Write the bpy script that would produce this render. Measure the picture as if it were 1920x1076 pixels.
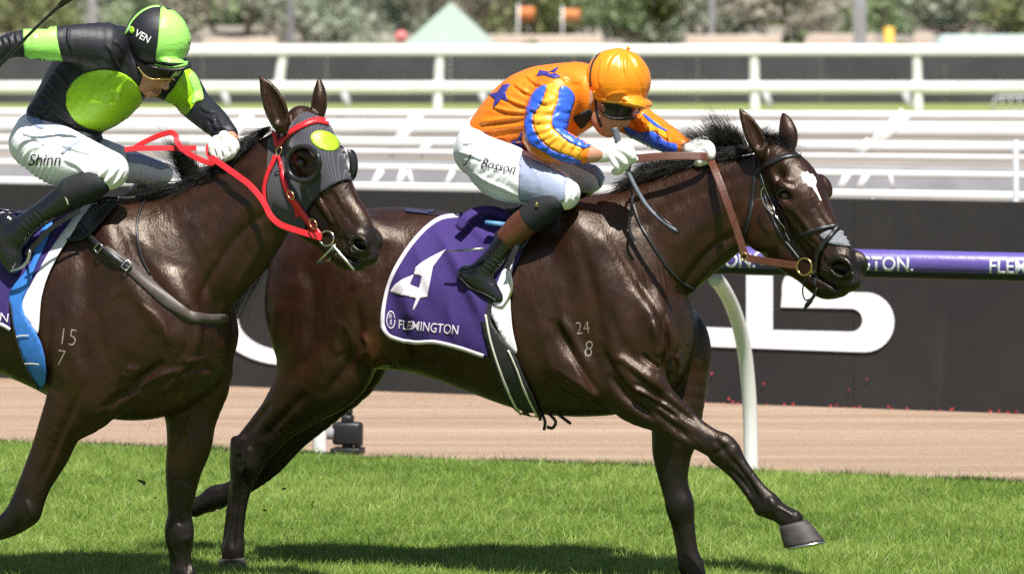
import bpy, bmesh, math, random
import numpy as np
from mathutils import Vector, Matrix, Quaternion
from mathutils.bvhtree import BVHTree
from mathutils.geometry import delaunay_2d_cdt

random.seed(7)
RNG = np.random.default_rng(11)
for _o in list(bpy.data.objects):
    bpy.data.objects.remove(_o)
SC = bpy.context.scene
COL = SC.collection

# ------------------------------------------------------------------ camera
FPX = 9000.0            # focal length in photo pixels (photo is 1920 wide)
HORIZON = -35.0         # photo row of the horizon
CAM_H = 2.478           # camera height in metres
TH = math.radians(22.0) # running direction against the picture plane
cam_d = bpy.data.cameras.new('camera')
cam = bpy.data.objects.new('camera', cam_d); COL.objects.link(cam)
cam.location = (0, 0, CAM_H); cam.rotation_euler = (math.pi / 2, 0, 0)
cam_d.sensor_width = 36.0
cam_d.lens = FPX / 1920.0 * 36.0
cam_d.shift_y = -(538 - HORIZON) / 1920.0
cam_d.clip_start = 0.5; cam_d.clip_end = 3000
cam_d.dof.use_dof = True
cam_d.dof.focus_distance = 19.4
cam_d.dof.aperture_fstop = 4.6
SC.camera = cam

# ------------------------------------------------------------------ light
SUN_DIR = Vector((0.07, -0.45, 0.89)).normalized()     # towards the sun
w = bpy.data.worlds.new('World'); SC.world = w; w.use_nodes = True
nt = w.node_tree; nt.nodes.clear()
wo = nt.nodes.new('ShaderNodeOutputWorld'); bg = nt.nodes.new('ShaderNodeBackground')
sky = nt.nodes.new('ShaderNodeTexSky'); sky.sky_type = 'NISHITA'; sky.sun_disc = False
sky.sun_elevation = math.asin(SUN_DIR.z)
sky.sun_rotation = math.atan2(SUN_DIR.x, SUN_DIR.y)
bg.inputs['Strength'].default_value = 0.055
nt.links.new(sky.outputs[0], bg.inputs[0]); nt.links.new(bg.outputs[0], wo.inputs[0])
sun_d = bpy.data.lights.new('sun', 'SUN'); sun_d.energy = 5.0; sun_d.angle = math.radians(0.5)
sun_d.color = (1.0, 0.96, 0.9)
sun = bpy.data.objects.new('sun', sun_d); COL.objects.link(sun)
sun.rotation_euler = SUN_DIR.to_track_quat('Z', 'Y').to_euler(); sun.location = (0, 0, 30)
SC.view_settings.view_transform = 'Standard'; SC.view_settings.look = 'None'
SC.view_settings.exposure = 0.7; SC.view_settings.gamma = 1.0
SC.view_settings.use_curve_mapping = False
SC.render.engine = 'CYCLES'
SC.render.resolution_x = 1024; SC.render.resolution_y = 573

# ------------------------------------------------------------------ pixel geometry
CAMP = np.array([0, 0, CAM_H])
def ray(px, py):
    return np.array([(px - 960) / FPX, 1.0, -(py - HORIZON) / FPX])
def at(px, py, d):
    return CAMP + ray(px, py) * d
class Plane:
    """A thing's upright median plane: anchor point and heading; 'lat' metres towards the camera side."""
    def __init__(s, anchor, yaw):
        s.a = np.array(anchor, float)
        s.u = np.array([math.cos(yaw), -math.sin(yaw), 0]); s.n = np.array([-math.sin(yaw), -math.cos(yaw), 0])
    def P(s, px, py, lat=0.0):
        r = ray(px, py)
        t = (s.n @ (s.a - CAMP) + lat) / (s.n @ r)
        return CAMP + r * t
    def scale(s, px, py, lat=0.0):
        return FPX / s.P(px, py, lat)[1]        # pixels per metre there

# ------------------------------------------------------------------ object helpers
def tag(o, label=None, cat=None, group=None, kind=None):
    if label: o['label'] = label
    if cat: o['category'] = cat
    if group: o['group'] = group
    if kind: o['kind'] = kind
    return o
def empty(name, loc=(0, 0, 0), rz=0.0):
    o = bpy.data.objects.new(name, None); COL.objects.link(o)
    o.location = loc; o.rotation_euler = (0, 0, rz); o.empty_display_size = 0.1
    return o
def link(name, me, mat=None, parent=None, smooth=True):
    o = bpy.data.objects.new(name, me); COL.objects.link(o)
    if mat is not None:
        for m in (mat if isinstance(mat, (list, tuple)) else [mat]): me.materials.append(m)
    if smooth: me.shade_smooth()
    if parent is not None:
        o.parent = parent
        if parent.type == 'EMPTY' or True:
            o.matrix_parent_inverse = WM(parent).inverted()
    return o
def WM(o):
    m = Matrix.LocRotScale(o.location, o.rotation_euler, o.scale)
    if o.parent: m = WM(o.parent) @ o.matrix_parent_inverse @ m
    return m
def mesh_np(name, V, F):
    """numpy verts + faces (n,3 or n,4 array, or list) -> mesh"""
    me = bpy.data.meshes.new(name)
    V = np.asarray(V, np.float32)
    if isinstance(F, np.ndarray) and F.ndim == 2:
        k = F.shape[1]
        me.vertices.add(len(V)); me.vertices.foreach_set('co', V.ravel())
        me.loops.add(F.size); me.loops.foreach_set('vertex_index', F.astype(np.int32).ravel())
        me.polygons.add(len(F)); me.polygons.foreach_set('loop_start', np.arange(0, F.size, k, dtype=np.int32))
        try: me.polygons.foreach_set('loop_total', np.full(len(F), k, np.int32))
        except Exception: pass
        me.update(calc_edges=True); me.validate()
    else:
        me.from_pydata([tuple(v) for v in V], [], [tuple(f) for f in F]); me.update()
    return me
def set_attr(me, name, vals):
    a = me.attributes.new(name, 'FLOAT', 'POINT'); a.data.foreach_set('value', np.asarray(vals, np.float32))
def set_col(me, name, vals):
    a = me.attributes.new(name, 'FLOAT_COLOR', 'POINT')
    v = np.ones((len(vals), 4), np.float32); v[:, :3] = vals
    a.data.foreach_set('color', v.ravel())

class MB:
    """collects simple shapes into one mesh"""
    def __init__(s): s.V = []; s.F = []
    def add(s, V, F):
        b = len(s.V); s.V += [tuple(v) for v in V]; s.F += [tuple(i + b for i in f) for f in F]; return s
    def box(s, c, size, rz=0.0, bev=0.0):
        x, y, z = [q / 2 for q in size]; R = Matrix.Rotation(rz, 3, 'Z'); c = Vector(c)
        if bev > 0:
            bm = bmesh.new(); bmesh.ops.create_cube(bm, size=1)
            for v in bm.verts: v.co = Vector((v.co.x * size[0], v.co.y * size[1], v.co.z * size[2]))
            bmesh.ops.bevel(bm, geom=bm.edges[:], offset=bev, segments=2, affect='EDGES', profile=0.5)
            V = [R @ v.co + c for v in bm.verts]; bm.verts.index_update()
            F = [[v.index for v in f.verts] for f in bm.faces]; bm.free()
            return s.add(V, F)
        V = [R @ Vector((a * x, b * y, d * z)) + c for a in (-1, 1) for b in (-1, 1) for d in (-1, 1)]
        return s.add(V, [(0, 1, 3, 2), (4, 6, 7, 5), (0, 4, 5, 1), (2, 3, 7, 6), (0, 2, 6, 4), (1, 5, 7, 3)])
    def tube(s, pts, r, n=10, caps=True, closed=False, flat=None):
        """round tube along points; r number or list; flat=(up_vector, ratio) squashes it to a strap"""
        pts = [Vector(p) for p in pts]; m = len(pts)
        rs = [r] * m if not hasattr(r, '__len__') else list(r)
        prev = None; rings = []
        for i, p in enumerate(pts):
            if closed: t = pts[(i + 1) % m] - pts[i - 1]
            else: t = pts[min(i + 1, m - 1)] - pts[max(i - 1, 0)]
            t.normalize()
            if flat is not None:
                a = Vector(flat[0][i]) if hasattr(flat[0][0], '__len__') else Vector(flat[0])
                a = a - t * a.dot(t)
            elif prev is None:
                a = Vector((0, 0, 1)) if abs(t.z) < 0.9 else Vector((1, 0, 0)); a = a - t * a.dot(t)
            else: a = prev - t * prev.dot(t)
            if a.length < 1e-6: a = t.orthogonal()
            a.normalize(); prev = a; b = t.cross(a)
            k1 = flat[1] if flat is not None else 1.0
            if flat is not None:
                sg = lambda v: math.copysign(abs(v) ** 0.35, v)
                rings.append([p + (a * sg(math.cos(q)) * k1 + b * sg(math.sin(q))) * rs[i] for q in [2 * math.pi * (j + .5) / n for j in range(n)]]); continue
            rings.append([p + (a * math.cos(q) * k1 + b * math.sin(q)) * rs[i] for q in [2 * math.pi * j / n for j in range(n)]])
        V = [v for g in rings for v in g]; F = []
        for i in range(m if closed else m - 1):
            A = i * n; B = ((i + 1) % m) * n
            for j in range(n): F.append((A + j, A + (j + 1) % n, B + (j + 1) % n, B + j))
        if caps and not closed:
            F.append(tuple(range(n - 1, -1, -1))); F.append(tuple((m - 1) * n + j for j in range(n)))
        return s.add(V, F)
    def mesh(s, name): return mesh_np(name, s.V, s.F)
    def build(s, name, mat, parent=None, smooth=True): return link(name, s.mesh(name), mat, parent, smooth)

def crom(P, sub):
    """Catmull-Rom through rows of P"""
    P = np.asarray(P, float); n = len(P)
    if n == 2 or sub <= 1:
        if n == 2:
            t = np.linspace(0, 1, sub + 1)[:, None]; return P[0] * (1 - t) + P[1] * t
        return P
    out = []
    for i in range(n - 1):
        p0 = P[max(i - 1, 0)]; p1 = P[i]; p2 = P[i + 1]; p3 = P[min(i + 2, n - 1)]
        for t in np.arange(sub) / sub:
            out.append(0.5 * (2 * p1 + (p2 - p0) * t + (2 * p0 - 5 * p1 + 4 * p2 - p3) * t * t + (3 * p1 - p0 - 3 * p2 + p3) * t ** 3))
    out.append(P[-1]); return np.array(out)

# ------------------------------------------------------------------ implicit surfaces (bodies grown as one skin)
class SDF:
    def __init__(s, plane, lo, hi, res):
        """grid in the plane's own frame: along u, n, z"""
        s.pl = plane; s.res = res
        s.R = np.stack([plane.u, plane.n, np.array([0, 0, 1.0])])      # world -> local rows
        s.lo = np.array(lo, float); s.n = np.ceil((np.array(hi) - s.lo) / res).astype(int) + 1
        s.ax = [s.lo[i] + np.arange(s.n[i]) * res for i in range(3)]
        s.D = np.full(tuple(s.n), 1.0, np.float32)
    def L(s, p): return s.R @ (np.asarray(p) - s.pl.a)                 # world point -> local
    def W(s, V): return V @ s.R + s.pl.a
    def win(s, lo, hi):
        a = np.clip(np.floor((lo - s.lo) / s.res).astype(int), 0, s.n - 1)
        b = np.clip(np.ceil((hi - s.lo) / s.res).astype(int) + 1, 1, s.n)
        if np.any(b <= a): return None
        return tuple(slice(a[i], b[i]) for i in range(3))
    def grid(s, w):
        return (s.ax[0][w[0]][:, None, None].astype(np.float32), s.ax[1][w[1]][None, :, None].astype(np.float32), s.ax[2][w[2]][None, None, :].astype(np.float32))
    def merge(s, w, d, k, op):
        D = s.D[w]
        if op == '+':
            if k <= 0: np.minimum(D, d, out=D); return
            h = np.maximum(k - np.abs(D - d), 0) / k
            s.D[w] = np.minimum(D, d) - h * h * k * 0.25
        else:
            d = -d
            if k <= 0: np.maximum(D, d, out=D); return
            h = np.maximum(k - np.abs(D - d), 0) / k
            s.D[w] = np.maximum(D, d) + h * h * k * 0.25
    def tube(s, pts, k=0.03, op='+', lat_axis=None, sub=4):
        """pts rows: local x,y,z, in-plane radius, lateral radius (metres)"""
        Q = crom(np.asarray(pts, float), sub); Q[:, 3:] = np.maximum(Q[:, 3:], 0.002)
        nl = np.array([0, 1.0, 0]) if lat_axis is None else np.asarray(lat_axis)
        rm = Q[:, 3:].max(axis=1)
        m = k + 2 * s.res
        lo = (Q[:, :3] - rm[:, None]).min(0) - m; hi = (Q[:, :3] + rm[:, None]).max(0) + m
        w = s.win(lo, hi)
        if w is None: return
        T = np.full(tuple(x.stop - x.start for x in w), 1.0, np.float32)
        off = np.array([x.start for x in w])
        for i in range(len(Q) - 1):
            a, b = Q[i], Q[i + 1]; r = max(rm[i], rm[i + 1])
            ww = s.win(np.minimum(a[:3], b[:3]) - r - m, np.maximum(a[:3], b[:3]) + r + m)
            if ww is None: continue
            ww = tuple(slice(max(ww[j].start, w[j].start), min(ww[j].stop, w[j].stop)) for j in range(3))
            X, Y, Z = s.grid(ww); ab = b[:3] - a[:3]; L2 = float(ab @ ab) + 1e-12
            x = X - a[0]; y = Y - a[1]; z = Z - a[2]
            t = np.clip((x * ab[0] + y * ab[1] + z * ab[2]) / L2, 0, 1)
            ra = a[3] + (b[3] - a[3]) * t; rb = a[4] + (b[4] - a[4]) * t
            x = x - t * ab[0]; y = y - t * ab[1]; z = z - t * ab[2]
            l = x * nl[0] + y * nl[1] + z * nl[2]
            q = x * x + y * y + z * z; l2 = l * l; m2 = np.maximum(q - l2, 0)
            k0 = np.sqrt(l2 / rb ** 2 + m2 / ra ** 2); k1 = np.sqrt(l2 / rb ** 4 + m2 / ra ** 4) + 1e-9
            d = np.where(k0 < 1e-3, -np.minimum(ra, rb), k0 * (k0 - 1) / k1)
            sl = tuple(slice(ww[j].start - off[j], ww[j].stop - off[j]) for j in range(3))
            np.minimum(T[sl], d, out=T[sl])
        s.merge(w, T, k, op)
    def ell(s, c, r, M=None, k=0.03, op='+'):
        """ellipsoid centre c, radii r, rows of M = local axes"""
        c = np.asarray(c, float); r = np.asarray(r, float)
        M = np.eye(3) if M is None else np.asarray(M)
        m = r.max() + k + 2 * s.res; w = s.win(c - m, c + m)
        if w is None: return
        X, Y, Z = s.grid(w); x = X - c[0]; y = Y - c[1]; z = Z - c[2]
        k0 = 0; k1 = 0
        for i in range(3):
            q = (x * M[i][0] + y * M[i][1] + z * M[i][2]) ** 2
            k0 = k0 + q / r[i] ** 2; k1 = k1 + q / r[i] ** 4
        k0 = np.sqrt(k0); k1 = np.sqrt(k1) + 1e-9
        s.merge(w, np.where(k0 < 1e-3, -r.min(), k0 * (k0 - 1) / k1).astype(np.float32), k, op)
    def loft(s, st, k=0.0, p=2.3, egg=0.12):
        """upright sections along u; rows: x, ztop, zbot, halfwidth"""
        st = np.asarray(st, float); Q = crom(st, 6); o = np.argsort(Q[:, 0]); Q = Q[o]
        w = s.win(np.array([Q[0, 0] - 0.03, -Q[:, 3].max() - 0.1, Q[:, 2].min() - 0.1]), np.array([Q[-1, 0] + 0.03, Q[:, 3].max() + 0.1, Q[:, 1].max() + 0.1]))
        X, Y, Z = s.grid(w); x = X[:, 0, 0]
        tp = np.interp(x, Q[:, 0], Q[:, 1]); bt = np.interp(x, Q[:, 0], Q[:, 2]); hw = np.interp(x, Q[:, 0], Q[:, 3])
        c = ((tp + bt) / 2)[:, None, None]; a = np.maximum((tp - bt) / 2, .01)[:, None, None]; b = np.maximum(hw, .01)[:, None, None]
        zz = (Z - c) / a
        b = b * (1 - egg * np.clip(zz, -1, 1.2))
        k0 = (np.abs(zz) ** p + np.abs(Y / b) ** p) ** (1 / p)
        g = np.sqrt((np.abs(zz) ** (p - 1) / a) ** 2 + (np.abs(Y / b) ** (p - 1) / b) ** 2) / np.maximum(k0, 1e-3) ** (p - 1) + 1e-6
        d = (k0 - 1) / g
        end = np.maximum(Q[0, 0] - x, x - Q[-1, 0])[:, None, None]
        d = np.maximum(np.clip(d, -.5, .5), end).astype(np.float32)
        s.merge(w, d, k, '+')
    def mesh(s, smooth=2, relax=0.5):
        D = s.D; ins = D < 0
        nx, ny, nz = D.shape
        # cells that hold the surface
        c = [ins[i:nx - 1 + i, j:ny - 1 + j, k:nz - 1 + k] for i in (0, 1) for j in (0, 1) for k in (0, 1)]
        al = c[0].copy(); an = c[0].copy()
        for q in c[1:]: al &= q; an |= q
        act = an & ~al
        idx = np.argwhere(act).astype(np.int32)
        cid = np.full(act.shape, -1, np.int32); cid[act] = np.arange(len(idx), dtype=np.int32)
        acc = np.zeros((len(idx), 3)); cnt = np.zeros(len(idx))
        cor = [(i, j, k) for i in (0, 1) for j in (0, 1) for k in (0, 1)]
        val = {q: D[idx[:, 0] + q[0], idx[:, 1] + q[1], idx[:, 2] + q[2]] for q in cor}
        for a in cor:
            for ax in range(3):
                if a[ax] == 0:
                    b = tuple(1 if t == ax else a[t] for t in range(3))
                    va, vb = val[a], val[b]; m = (va < 0) != (vb < 0)
                    t = np.where(m, va / np.where(m, va - vb, 1), 0)
                    pt = np.array(a, float)[None, :] + t[:, None] * (np.array(b) - np.array(a))[None, :]
                    acc += pt * m[:, None]; cnt += m
        V = s.lo + (idx + acc / cnt[:, None]) * s.res
        Fs = []
        for ax in range(3):
            o1, o2 = [(1, 2), (2, 0), (0, 1)][ax]
            sl0 = [slice(None)] * 3; sl1 = [slice(None)] * 3
            sl0[ax] = slice(0, -1); sl1[ax] = slice(1, None)
            A = ins[tuple(sl0)]; B = ins[tuple(sl1)]
            e = np.argwhere(A != B)
            e = e[(e[:, o1] > 0) & (e[:, o2] > 0) & (e[:, o1] < D.shape[o1] - 1) & (e[:, o2] < D.shape[o2] - 1)]
            fl = A[e[:, 0], e[:, 1], e[:, 2]]
            q = []
            for d1, d2 in ((-1, -1), (0, -1), (0, 0), (-1, 0)):
                c_ = e.copy(); c_[:, o1] += d1; c_[:, o2] += d2
                q.append(cid[c_[:, 0], c_[:, 1], c_[:, 2]])
            q = np.stack(q, 1); q[~fl] = q[~fl][:, ::-1]
            Fs.append(q)
        F = np.concatenate(Fs); F = F[(F >= 0).all(1)]
        E = np.concatenate([F[:, [0, 1]], F[:, [1, 2]], F[:, [2, 3]], F[:, [3, 0]]])
        deg = np.bincount(E[:, 0], minlength=len(V)) + np.bincount(E[:, 1], minlength=len(V))
        for it in range(smooth):
            S = np.stack([np.bincount(E[:, 0], V[E[:, 1], i], len(V)) + np.bincount(E[:, 1], V[E[:, 0], i], len(V)) for i in range(3)], 1)
            f = relax if it % 2 == 0 else -relax * 0.98 if smooth > 3 else relax
            V = V + f * (S / np.maximum(deg, 1)[:, None] - V)
        return V, F

def rotz_axes(plane_u, deg):
    """local frame rows for an ellipsoid turned by deg in the x-z plane"""
    a = math.radians(deg); return np.array([[math.cos(a), 0, -math.sin(a)], [0, 1, 0], [math.sin(a), 0, math.cos(a)]])

class Body:
    """builds an SDF from photo measurements on a median plane"""
    def __init__(s, plane, lo, hi, res): s.pl = plane; s.S = SDF(plane, lo, hi, res)
    def tube(s, st, k=0.03, op='+', pl=None, sub=4, lat0=0.0):
        pl = pl or s.pl; R = []
        for (px, py, lat, rv, rl) in st:
            R.append(list(s.S.L(pl.P(px, py, lat + lat0))) + [rv / pl.scale(px, py, lat), rl])
        s.S.tube(R, k, op, lat_axis=s.S.R @ pl.n, sub=sub)
    def ell(s, px, py, lat, ru, rl, rv, deg=0.0, k=0.03, op='+', pl=None):
        """ru, rv in pixels along / across the direction deg (clockwise from right in the picture); rl metres"""
        pl = pl or s.pl; sc = pl.scale(px, py, lat); a = math.radians(deg)
        U = s.S.R @ pl.u; N = s.S.R @ pl.n; Z = np.array([0, 0, 1.0])
        M = np.stack([U * math.cos(a) - Z * math.sin(a), N, U * math.sin(a) + Z * math.cos(a)])
        s.S.ell(s.S.L(pl.P(px, py, lat)), (ru / sc, rl, rv / sc), M, k, op)
    def loft(s, st, **kw):
        R = []
        for (px, t, b, hw) in st:
            R.append([s.S.L(s.pl.P(px, (t + b) / 2))[0], s.S.L(s.pl.P(px, t))[2], s.S.L(s.pl.P(px, b))[2], hw])
        s.S.loft(R, **kw)
SC.cycles.use_denoising = False
def sm(x, a, b):
    t = np.clip((x - a) / (b - a), 0, 1); return t * t * (3 - 2 * t)

def project(P):
    """world points -> photo pixels"""
    P = np.asarray(P); d = P[:, 1]
    return np.stack([960 + P[:, 0] / d * FPX, HORIZON + (CAM_H - P[:, 2]) / d * FPX], 1)

# ------------------------------------------------------------------ cloth, straps and print laid on a body
def hit(bvh, px, py, off, guess=None):
    r = ray(px, py); o = Vector(CAMP); d = Vector(r).normalized()
    h, n, i, t = bvh.ray_cast(o, d)
    if h is None:
        g = Vector(guess.P(px, py, 0.1)) if guess is not None else o + Vector(r) * 19.6
        h, n, i, t = bvh.find_nearest(g)
        if h is None: return g, Vector((0, -1, 0))
        h = g * 0.6 + h * 0.4 if False else h
    if n.dot(d) > 0: n = -n
    return h + n * off, n
def resample(poly, step, closed=True):
    P = np.array(poly, float); out = []
    m = len(P) if closed else len(P) - 1
    for i in range(m):
        a, b = P[i], P[(i + 1) % len(P)]; k = max(1, int(np.ceil(np.hypot(*(b - a)) / step)))
        for j in range(k): out.append(a + (b - a) * j / k)
    if not closed: out.append(P[-1])
    return np.array(out)
def smooth_poly(poly, sub=5):
    P = np.array(poly, float); Q = np.concatenate([P[-2:], P, P[:3]]); C = crom(Q, sub)
    return C[2 * sub:(2 + len(P)) * sub]
def fill2d(poly, step):
    """triangulate a photo-space outline with an even grid inside"""
    B = resample(poly, step); n = len(B)
    lo, hi = B.min(0), B.max(0)
    gx, gy = np.meshgrid(np.arange(lo[0] + step / 2, hi[0], step), np.arange(lo[1] + step / 2, hi[1], step))
    G = np.stack([gx.ravel(), gy.ravel()], 1)
    ins = np.zeros(len(G), bool); j = n - 1
    for i in range(n):
        c = ((B[i, 1] > G[:, 1]) != (B[j, 1] > G[:, 1])) & (G[:, 0] < (B[j, 0] - B[i, 0]) * (G[:, 1] - B[i, 1]) / (B[j, 1] - B[i, 1] + 1e-12) + B[i, 0])
        ins ^= c; j = i
    G = G[ins]
    dm = np.min(np.hypot(G[:, None, 0] - B[None, :, 0], G[:, None, 1] - B[None, :, 1]), axis=1) if len(G) else np.zeros(0)
    G = G[dm > step * 0.4]
    pts = [Vector((float(p[0]), float(p[1]))) for p in np.concatenate([B, G])]
    V, E, F, *_ = delaunay_2d_cdt(pts, [(i, (i + 1) % n) for i in range(n)], [], 1, 1e-5)
    return np.array([(v.x, v.y) for v in V]), [tuple(f) for f in F]
def lay(name, V2, F, bvh, off, mat, parent, thick=0.002, guess=None, relax=0, wave=None, whole=False):
    """lay a photo-space sheet on a body: real cloth or print on the surface, with its own thickness"""
    W = np.array([tuple(hit(bvh, x, y, off, guess)[0]) for x, y in V2])
    if relax:
        E = np.array([(f[i], f[(i + 1) % len(f)]) for f in F for i in range(len(f))])
        deg = np.bincount(E[:, 0], minlength=len(W)) + np.bincount(E[:, 1], minlength=len(W))
        dep = W[:, 1].copy(); d0 = dep.copy()
        for _ in range(relax):
            s_ = np.bincount(E[:, 0], dep[E[:, 1]], len(W)) + np.bincount(E[:, 1], dep[E[:, 0]], len(W))
            dep = np.minimum(s_ / np.maximum(deg, 1), d0 + 0.0)
        rr = np.stack([(V2[:, 0] - 960) / FPX, np.ones(len(V2)), -(V2[:, 1] - HORIZON) / FPX], 1)
        W = CAMP + rr * dep[:, None]
    if wave is not None:
        rr = np.stack([(V2[:, 0] - 960) / FPX, np.ones(len(V2)), -(V2[:, 1] - HORIZON) / FPX], 1)
        W = W - rr * wave(V2[:, 0], V2[:, 1])[:, None]
    # face the camera side
    G = []
    for f in F:
        a, b, c = W[f[0]], W[f[1]], W[f[2]]
        dd = [W[i][1] for i in f]
        if max(dd) - min(dd) > 0.07: continue
        G.append(f if np.cross(b - a, c - a) @ (CAMP - a) > 0 else tuple(reversed(f)))
    if whole and G:
        par = list(range(len(W)))
        def fd(i):
            while par[i] != i: par[i] = par[par[i]]; i = par[i]
            return i
        for f in G:
            r0 = fd(f[0])
            for i in f[1:]: par[fd(i)] = r0
        cnt = {}
        for f in G: cnt[fd(f[0])] = cnt.get(fd(f[0]), 0) + 1
        bst = max(cnt, key=cnt.get); G = [f for f in G if fd(f[0]) == bst]
        us = sorted({i for f in G for i in f}); mp_ = {i: k for k, i in enumerate(us)}; W = W[us]; G = [tuple(mp_[i] for i in f) for f in G]
    me = mesh_np(name, W, G)
    o = link(name, me, mat, parent)
    if thick:
        md = o.modifiers.new('thickness', 'SOLIDIFY'); md.thickness = thick; md.offset = -1
    return o
def patch(name, poly, bvh, mat, parent, off=0.003, step=7, thick=0.002, smooth=True, **kw):
    if smooth: poly = smooth_poly(poly)
    V, F = fill2d(poly, step)
    return lay(name, V, F, bvh, off, mat, parent, thick, whole=True, **kw)
def band(name, path, width, bvh, mat, parent, off=0.004, thick=0.003, step=5, sm_=True, **kw):
    """a strip of even width (photo px, number or list) following a path on a body"""
    P = np.array(path, float)
    wl = np.full(len(P), width) if not hasattr(width, '__len__') else np.array(width, float)
    Q = np.concatenate([P, wl[:, None]], 1); Q = crom(Q, 6) if sm_ else Q
    Q = resample(Q[:, :2], step, False) if not sm_ else Q
    if not sm_: Q = np.concatenate([Q, np.full((len(Q), 1), wl[0])], 1)
    T = np.gradient(Q[:, :2], axis=0); T /= np.maximum(np.hypot(T[:, 0], T[:, 1]), 1e-6)[:, None]; N = np.stack([-T[:, 1], T[:, 0]], 1)
    k = 3; V = []; F = []
    for i in range(len(Q)):
        for j in range(k): V.append(Q[i, :2] + N[i] * Q[i, 2] * (j / (k - 1) - 0.5))
    for i in range(len(Q) - 1):
        for j in range(k - 1): a = i * k + j; F.append((a, a + 1, a + k + 1, a + k))
    return lay(name, np.array(V), F, bvh, off, mat, parent, thick, whole=True, **kw)
def strap3d(name, pts, width, thick, mat, parent, normals=None, sub=6):
    """a free-hanging flat strap through world points"""
    Q = crom(np.array(pts, float), sub)
    nn = [(0, -1, 0.001)] * len(Q) if normals is None else crom(np.array(normals, float), sub)
    mb = MB(); mb.tube(Q, width / 2, 10, flat=([tuple(v) for v in nn], thick / width))
    return mb.build(name, mat, parent, False)
def text2d(s, size, x0, y0, rot=0.0, shear=0.0, xs=1.0, space=1.0, maxlen=6.0, bold=0.0, warp=None, center=False):
    """lettering outlines in photo px: baseline start x0,y0"""
    cu = bpy.data.curves.new('lettering', 'FONT'); cu.body = s; cu.size = 1.0; cu.space_character = space; cu.offset = bold; cu.resolution_u = 4
    o = bpy.data.objects.new('lettering', cu); COL.objects.link(o)
    dg = bpy.context.evaluated_depsgraph_get(); me = bpy.data.meshes.new_from_object(o.evaluated_get(dg))
    bpy.data.objects.remove(o); bpy.data.curves.remove(cu)
    bm = bmesh.new(); bm.from_mesh(me); bpy.data.meshes.remove(me)
    bmesh.ops.remove_doubles(bm, verts=bm.verts[:], dist=1e-5); bmesh.ops.triangulate(bm, faces=bm.faces[:])
    if maxlen:
        for _ in range(5):
            L = [e for e in bm.edges if e.calc_length() * size > maxlen]
            if not L: break
            bmesh.ops.subdivide_edges(bm, edges=L, cuts=1); bmesh.ops.triangulate(bm, faces=[f for f in bm.faces if len(f.verts) > 3])
    bm.verts.index_update()
    P = np.array([(v.co.x, v.co.y) for v in bm.verts]); F = [tuple(v.index for v in f.verts) for f in bm.faces]; bm.free()
    x = P[:, 0] * xs + P[:, 1] * shear; y = P[:, 1]
    if center: x = x - (x.max() + x.min()) / 2
    x = x * size; y = y * size
    if warp is not None: x, y = warp(x, y)
    a = math.radians(rot)
    return np.stack([x0 + x * math.cos(a) + y * math.sin(a), y0 + x * math.sin(a) - y * math.cos(a)], 1), F
def bvh_of(W, F): return BVHTree.FromPolygons([Vector(p) for p in W], F.tolist() if hasattr(F, 'tolist') else F)
def ripples(amp, period, ang, seed=0, centre=None, radius=None):
    """soft cloth folds running along the direction ang (deg, picture)"""
    a = math.radians(ang)
    def f(x, y, W):
        q = -x * math.sin(a) + y * math.cos(a); t = x * math.cos(a) + y * math.sin(a)
        w = np.sin(2 * math.pi * (q + 6 * np.sin(t / 31.0 + seed) + 9 * np.sin(t / 77.0 + 2 * seed)) / period + seed)
        w = np.sign(w) * np.abs(w) ** 1.3 * (0.5 + 0.5 * np.sin(t / 23.0 + q / 41.0 + seed * 3))
        m = 1.0 if centre is None else 1 - sm(np.hypot(x - centre[0], y - centre[1]), radius * 0.4, radius)
        return amp * w * m
    return f
def fsum(*fs): return lambda x, y, W: sum(f(x, y, W) for f in fs)

# ------------------------------------------------------------------ materials
class NT:
    def __init__(s, name):
        s.m = bpy.data.materials.new(name); s.m.use_nodes = True; s.t = s.m.node_tree; s.t.nodes.clear()
        s.out = s.n('ShaderNodeOutputMaterial'); s.b = s.n('ShaderNodeBsdfPrincipled'); s.l(s.b, 'BSDF', s.out, 'Surface')
    def n(s, t, **kw):
        o = s.t.nodes.new(t)
        for k, v in kw.items():
            if k in o.inputs: o.inputs[k].default_value = v
            else: setattr(o, k, v)
        return o
    def l(s, a, ao, b, bi): s.t.links.new(a.outputs[ao], b.inputs[bi])
    def p(s, **kw):
        for k, v in kw.items(): s.b.inputs[k.replace('_', ' ')].default_value = v
        return s
    def noise(s, scale, detail=4, rough=0.55, coord='Object', stretch=None):
        tc = s.n('ShaderNodeTexCoord'); no = s.n('ShaderNodeTexNoise', Scale=scale, Detail=detail, Roughness=rough)
        if stretch:
            mp = s.n('ShaderNodeMapping'); mp.inputs['Scale'].default_value = stretch
            s.l(tc, coord, mp, 'Vector'); s.l(mp, 'Vector', no, 'Vector')
        else: s.l(tc, coord, no, 'Vector')
        return no
    def ramp(s, src, so, stops):
        r = s.n('ShaderNodeValToRGB'); e = r.color_ramp.elements
        while len(e) < len(stops): e.new(0.5)
        for i, (p, c) in enumerate(stops): e[i].position = p; e[i].color = (*c, 1)
        s.l(src, so, r, 'Fac'); return r
    def bump(s, src, so, dist=0.002, strength=0.5):
        b = s.n('ShaderNodeBump', Strength=strength, Distance=dist); s.l(src, so, b, 'Height'); s.l(b, 'Normal', s.b, 'Normal'); return b

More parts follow.
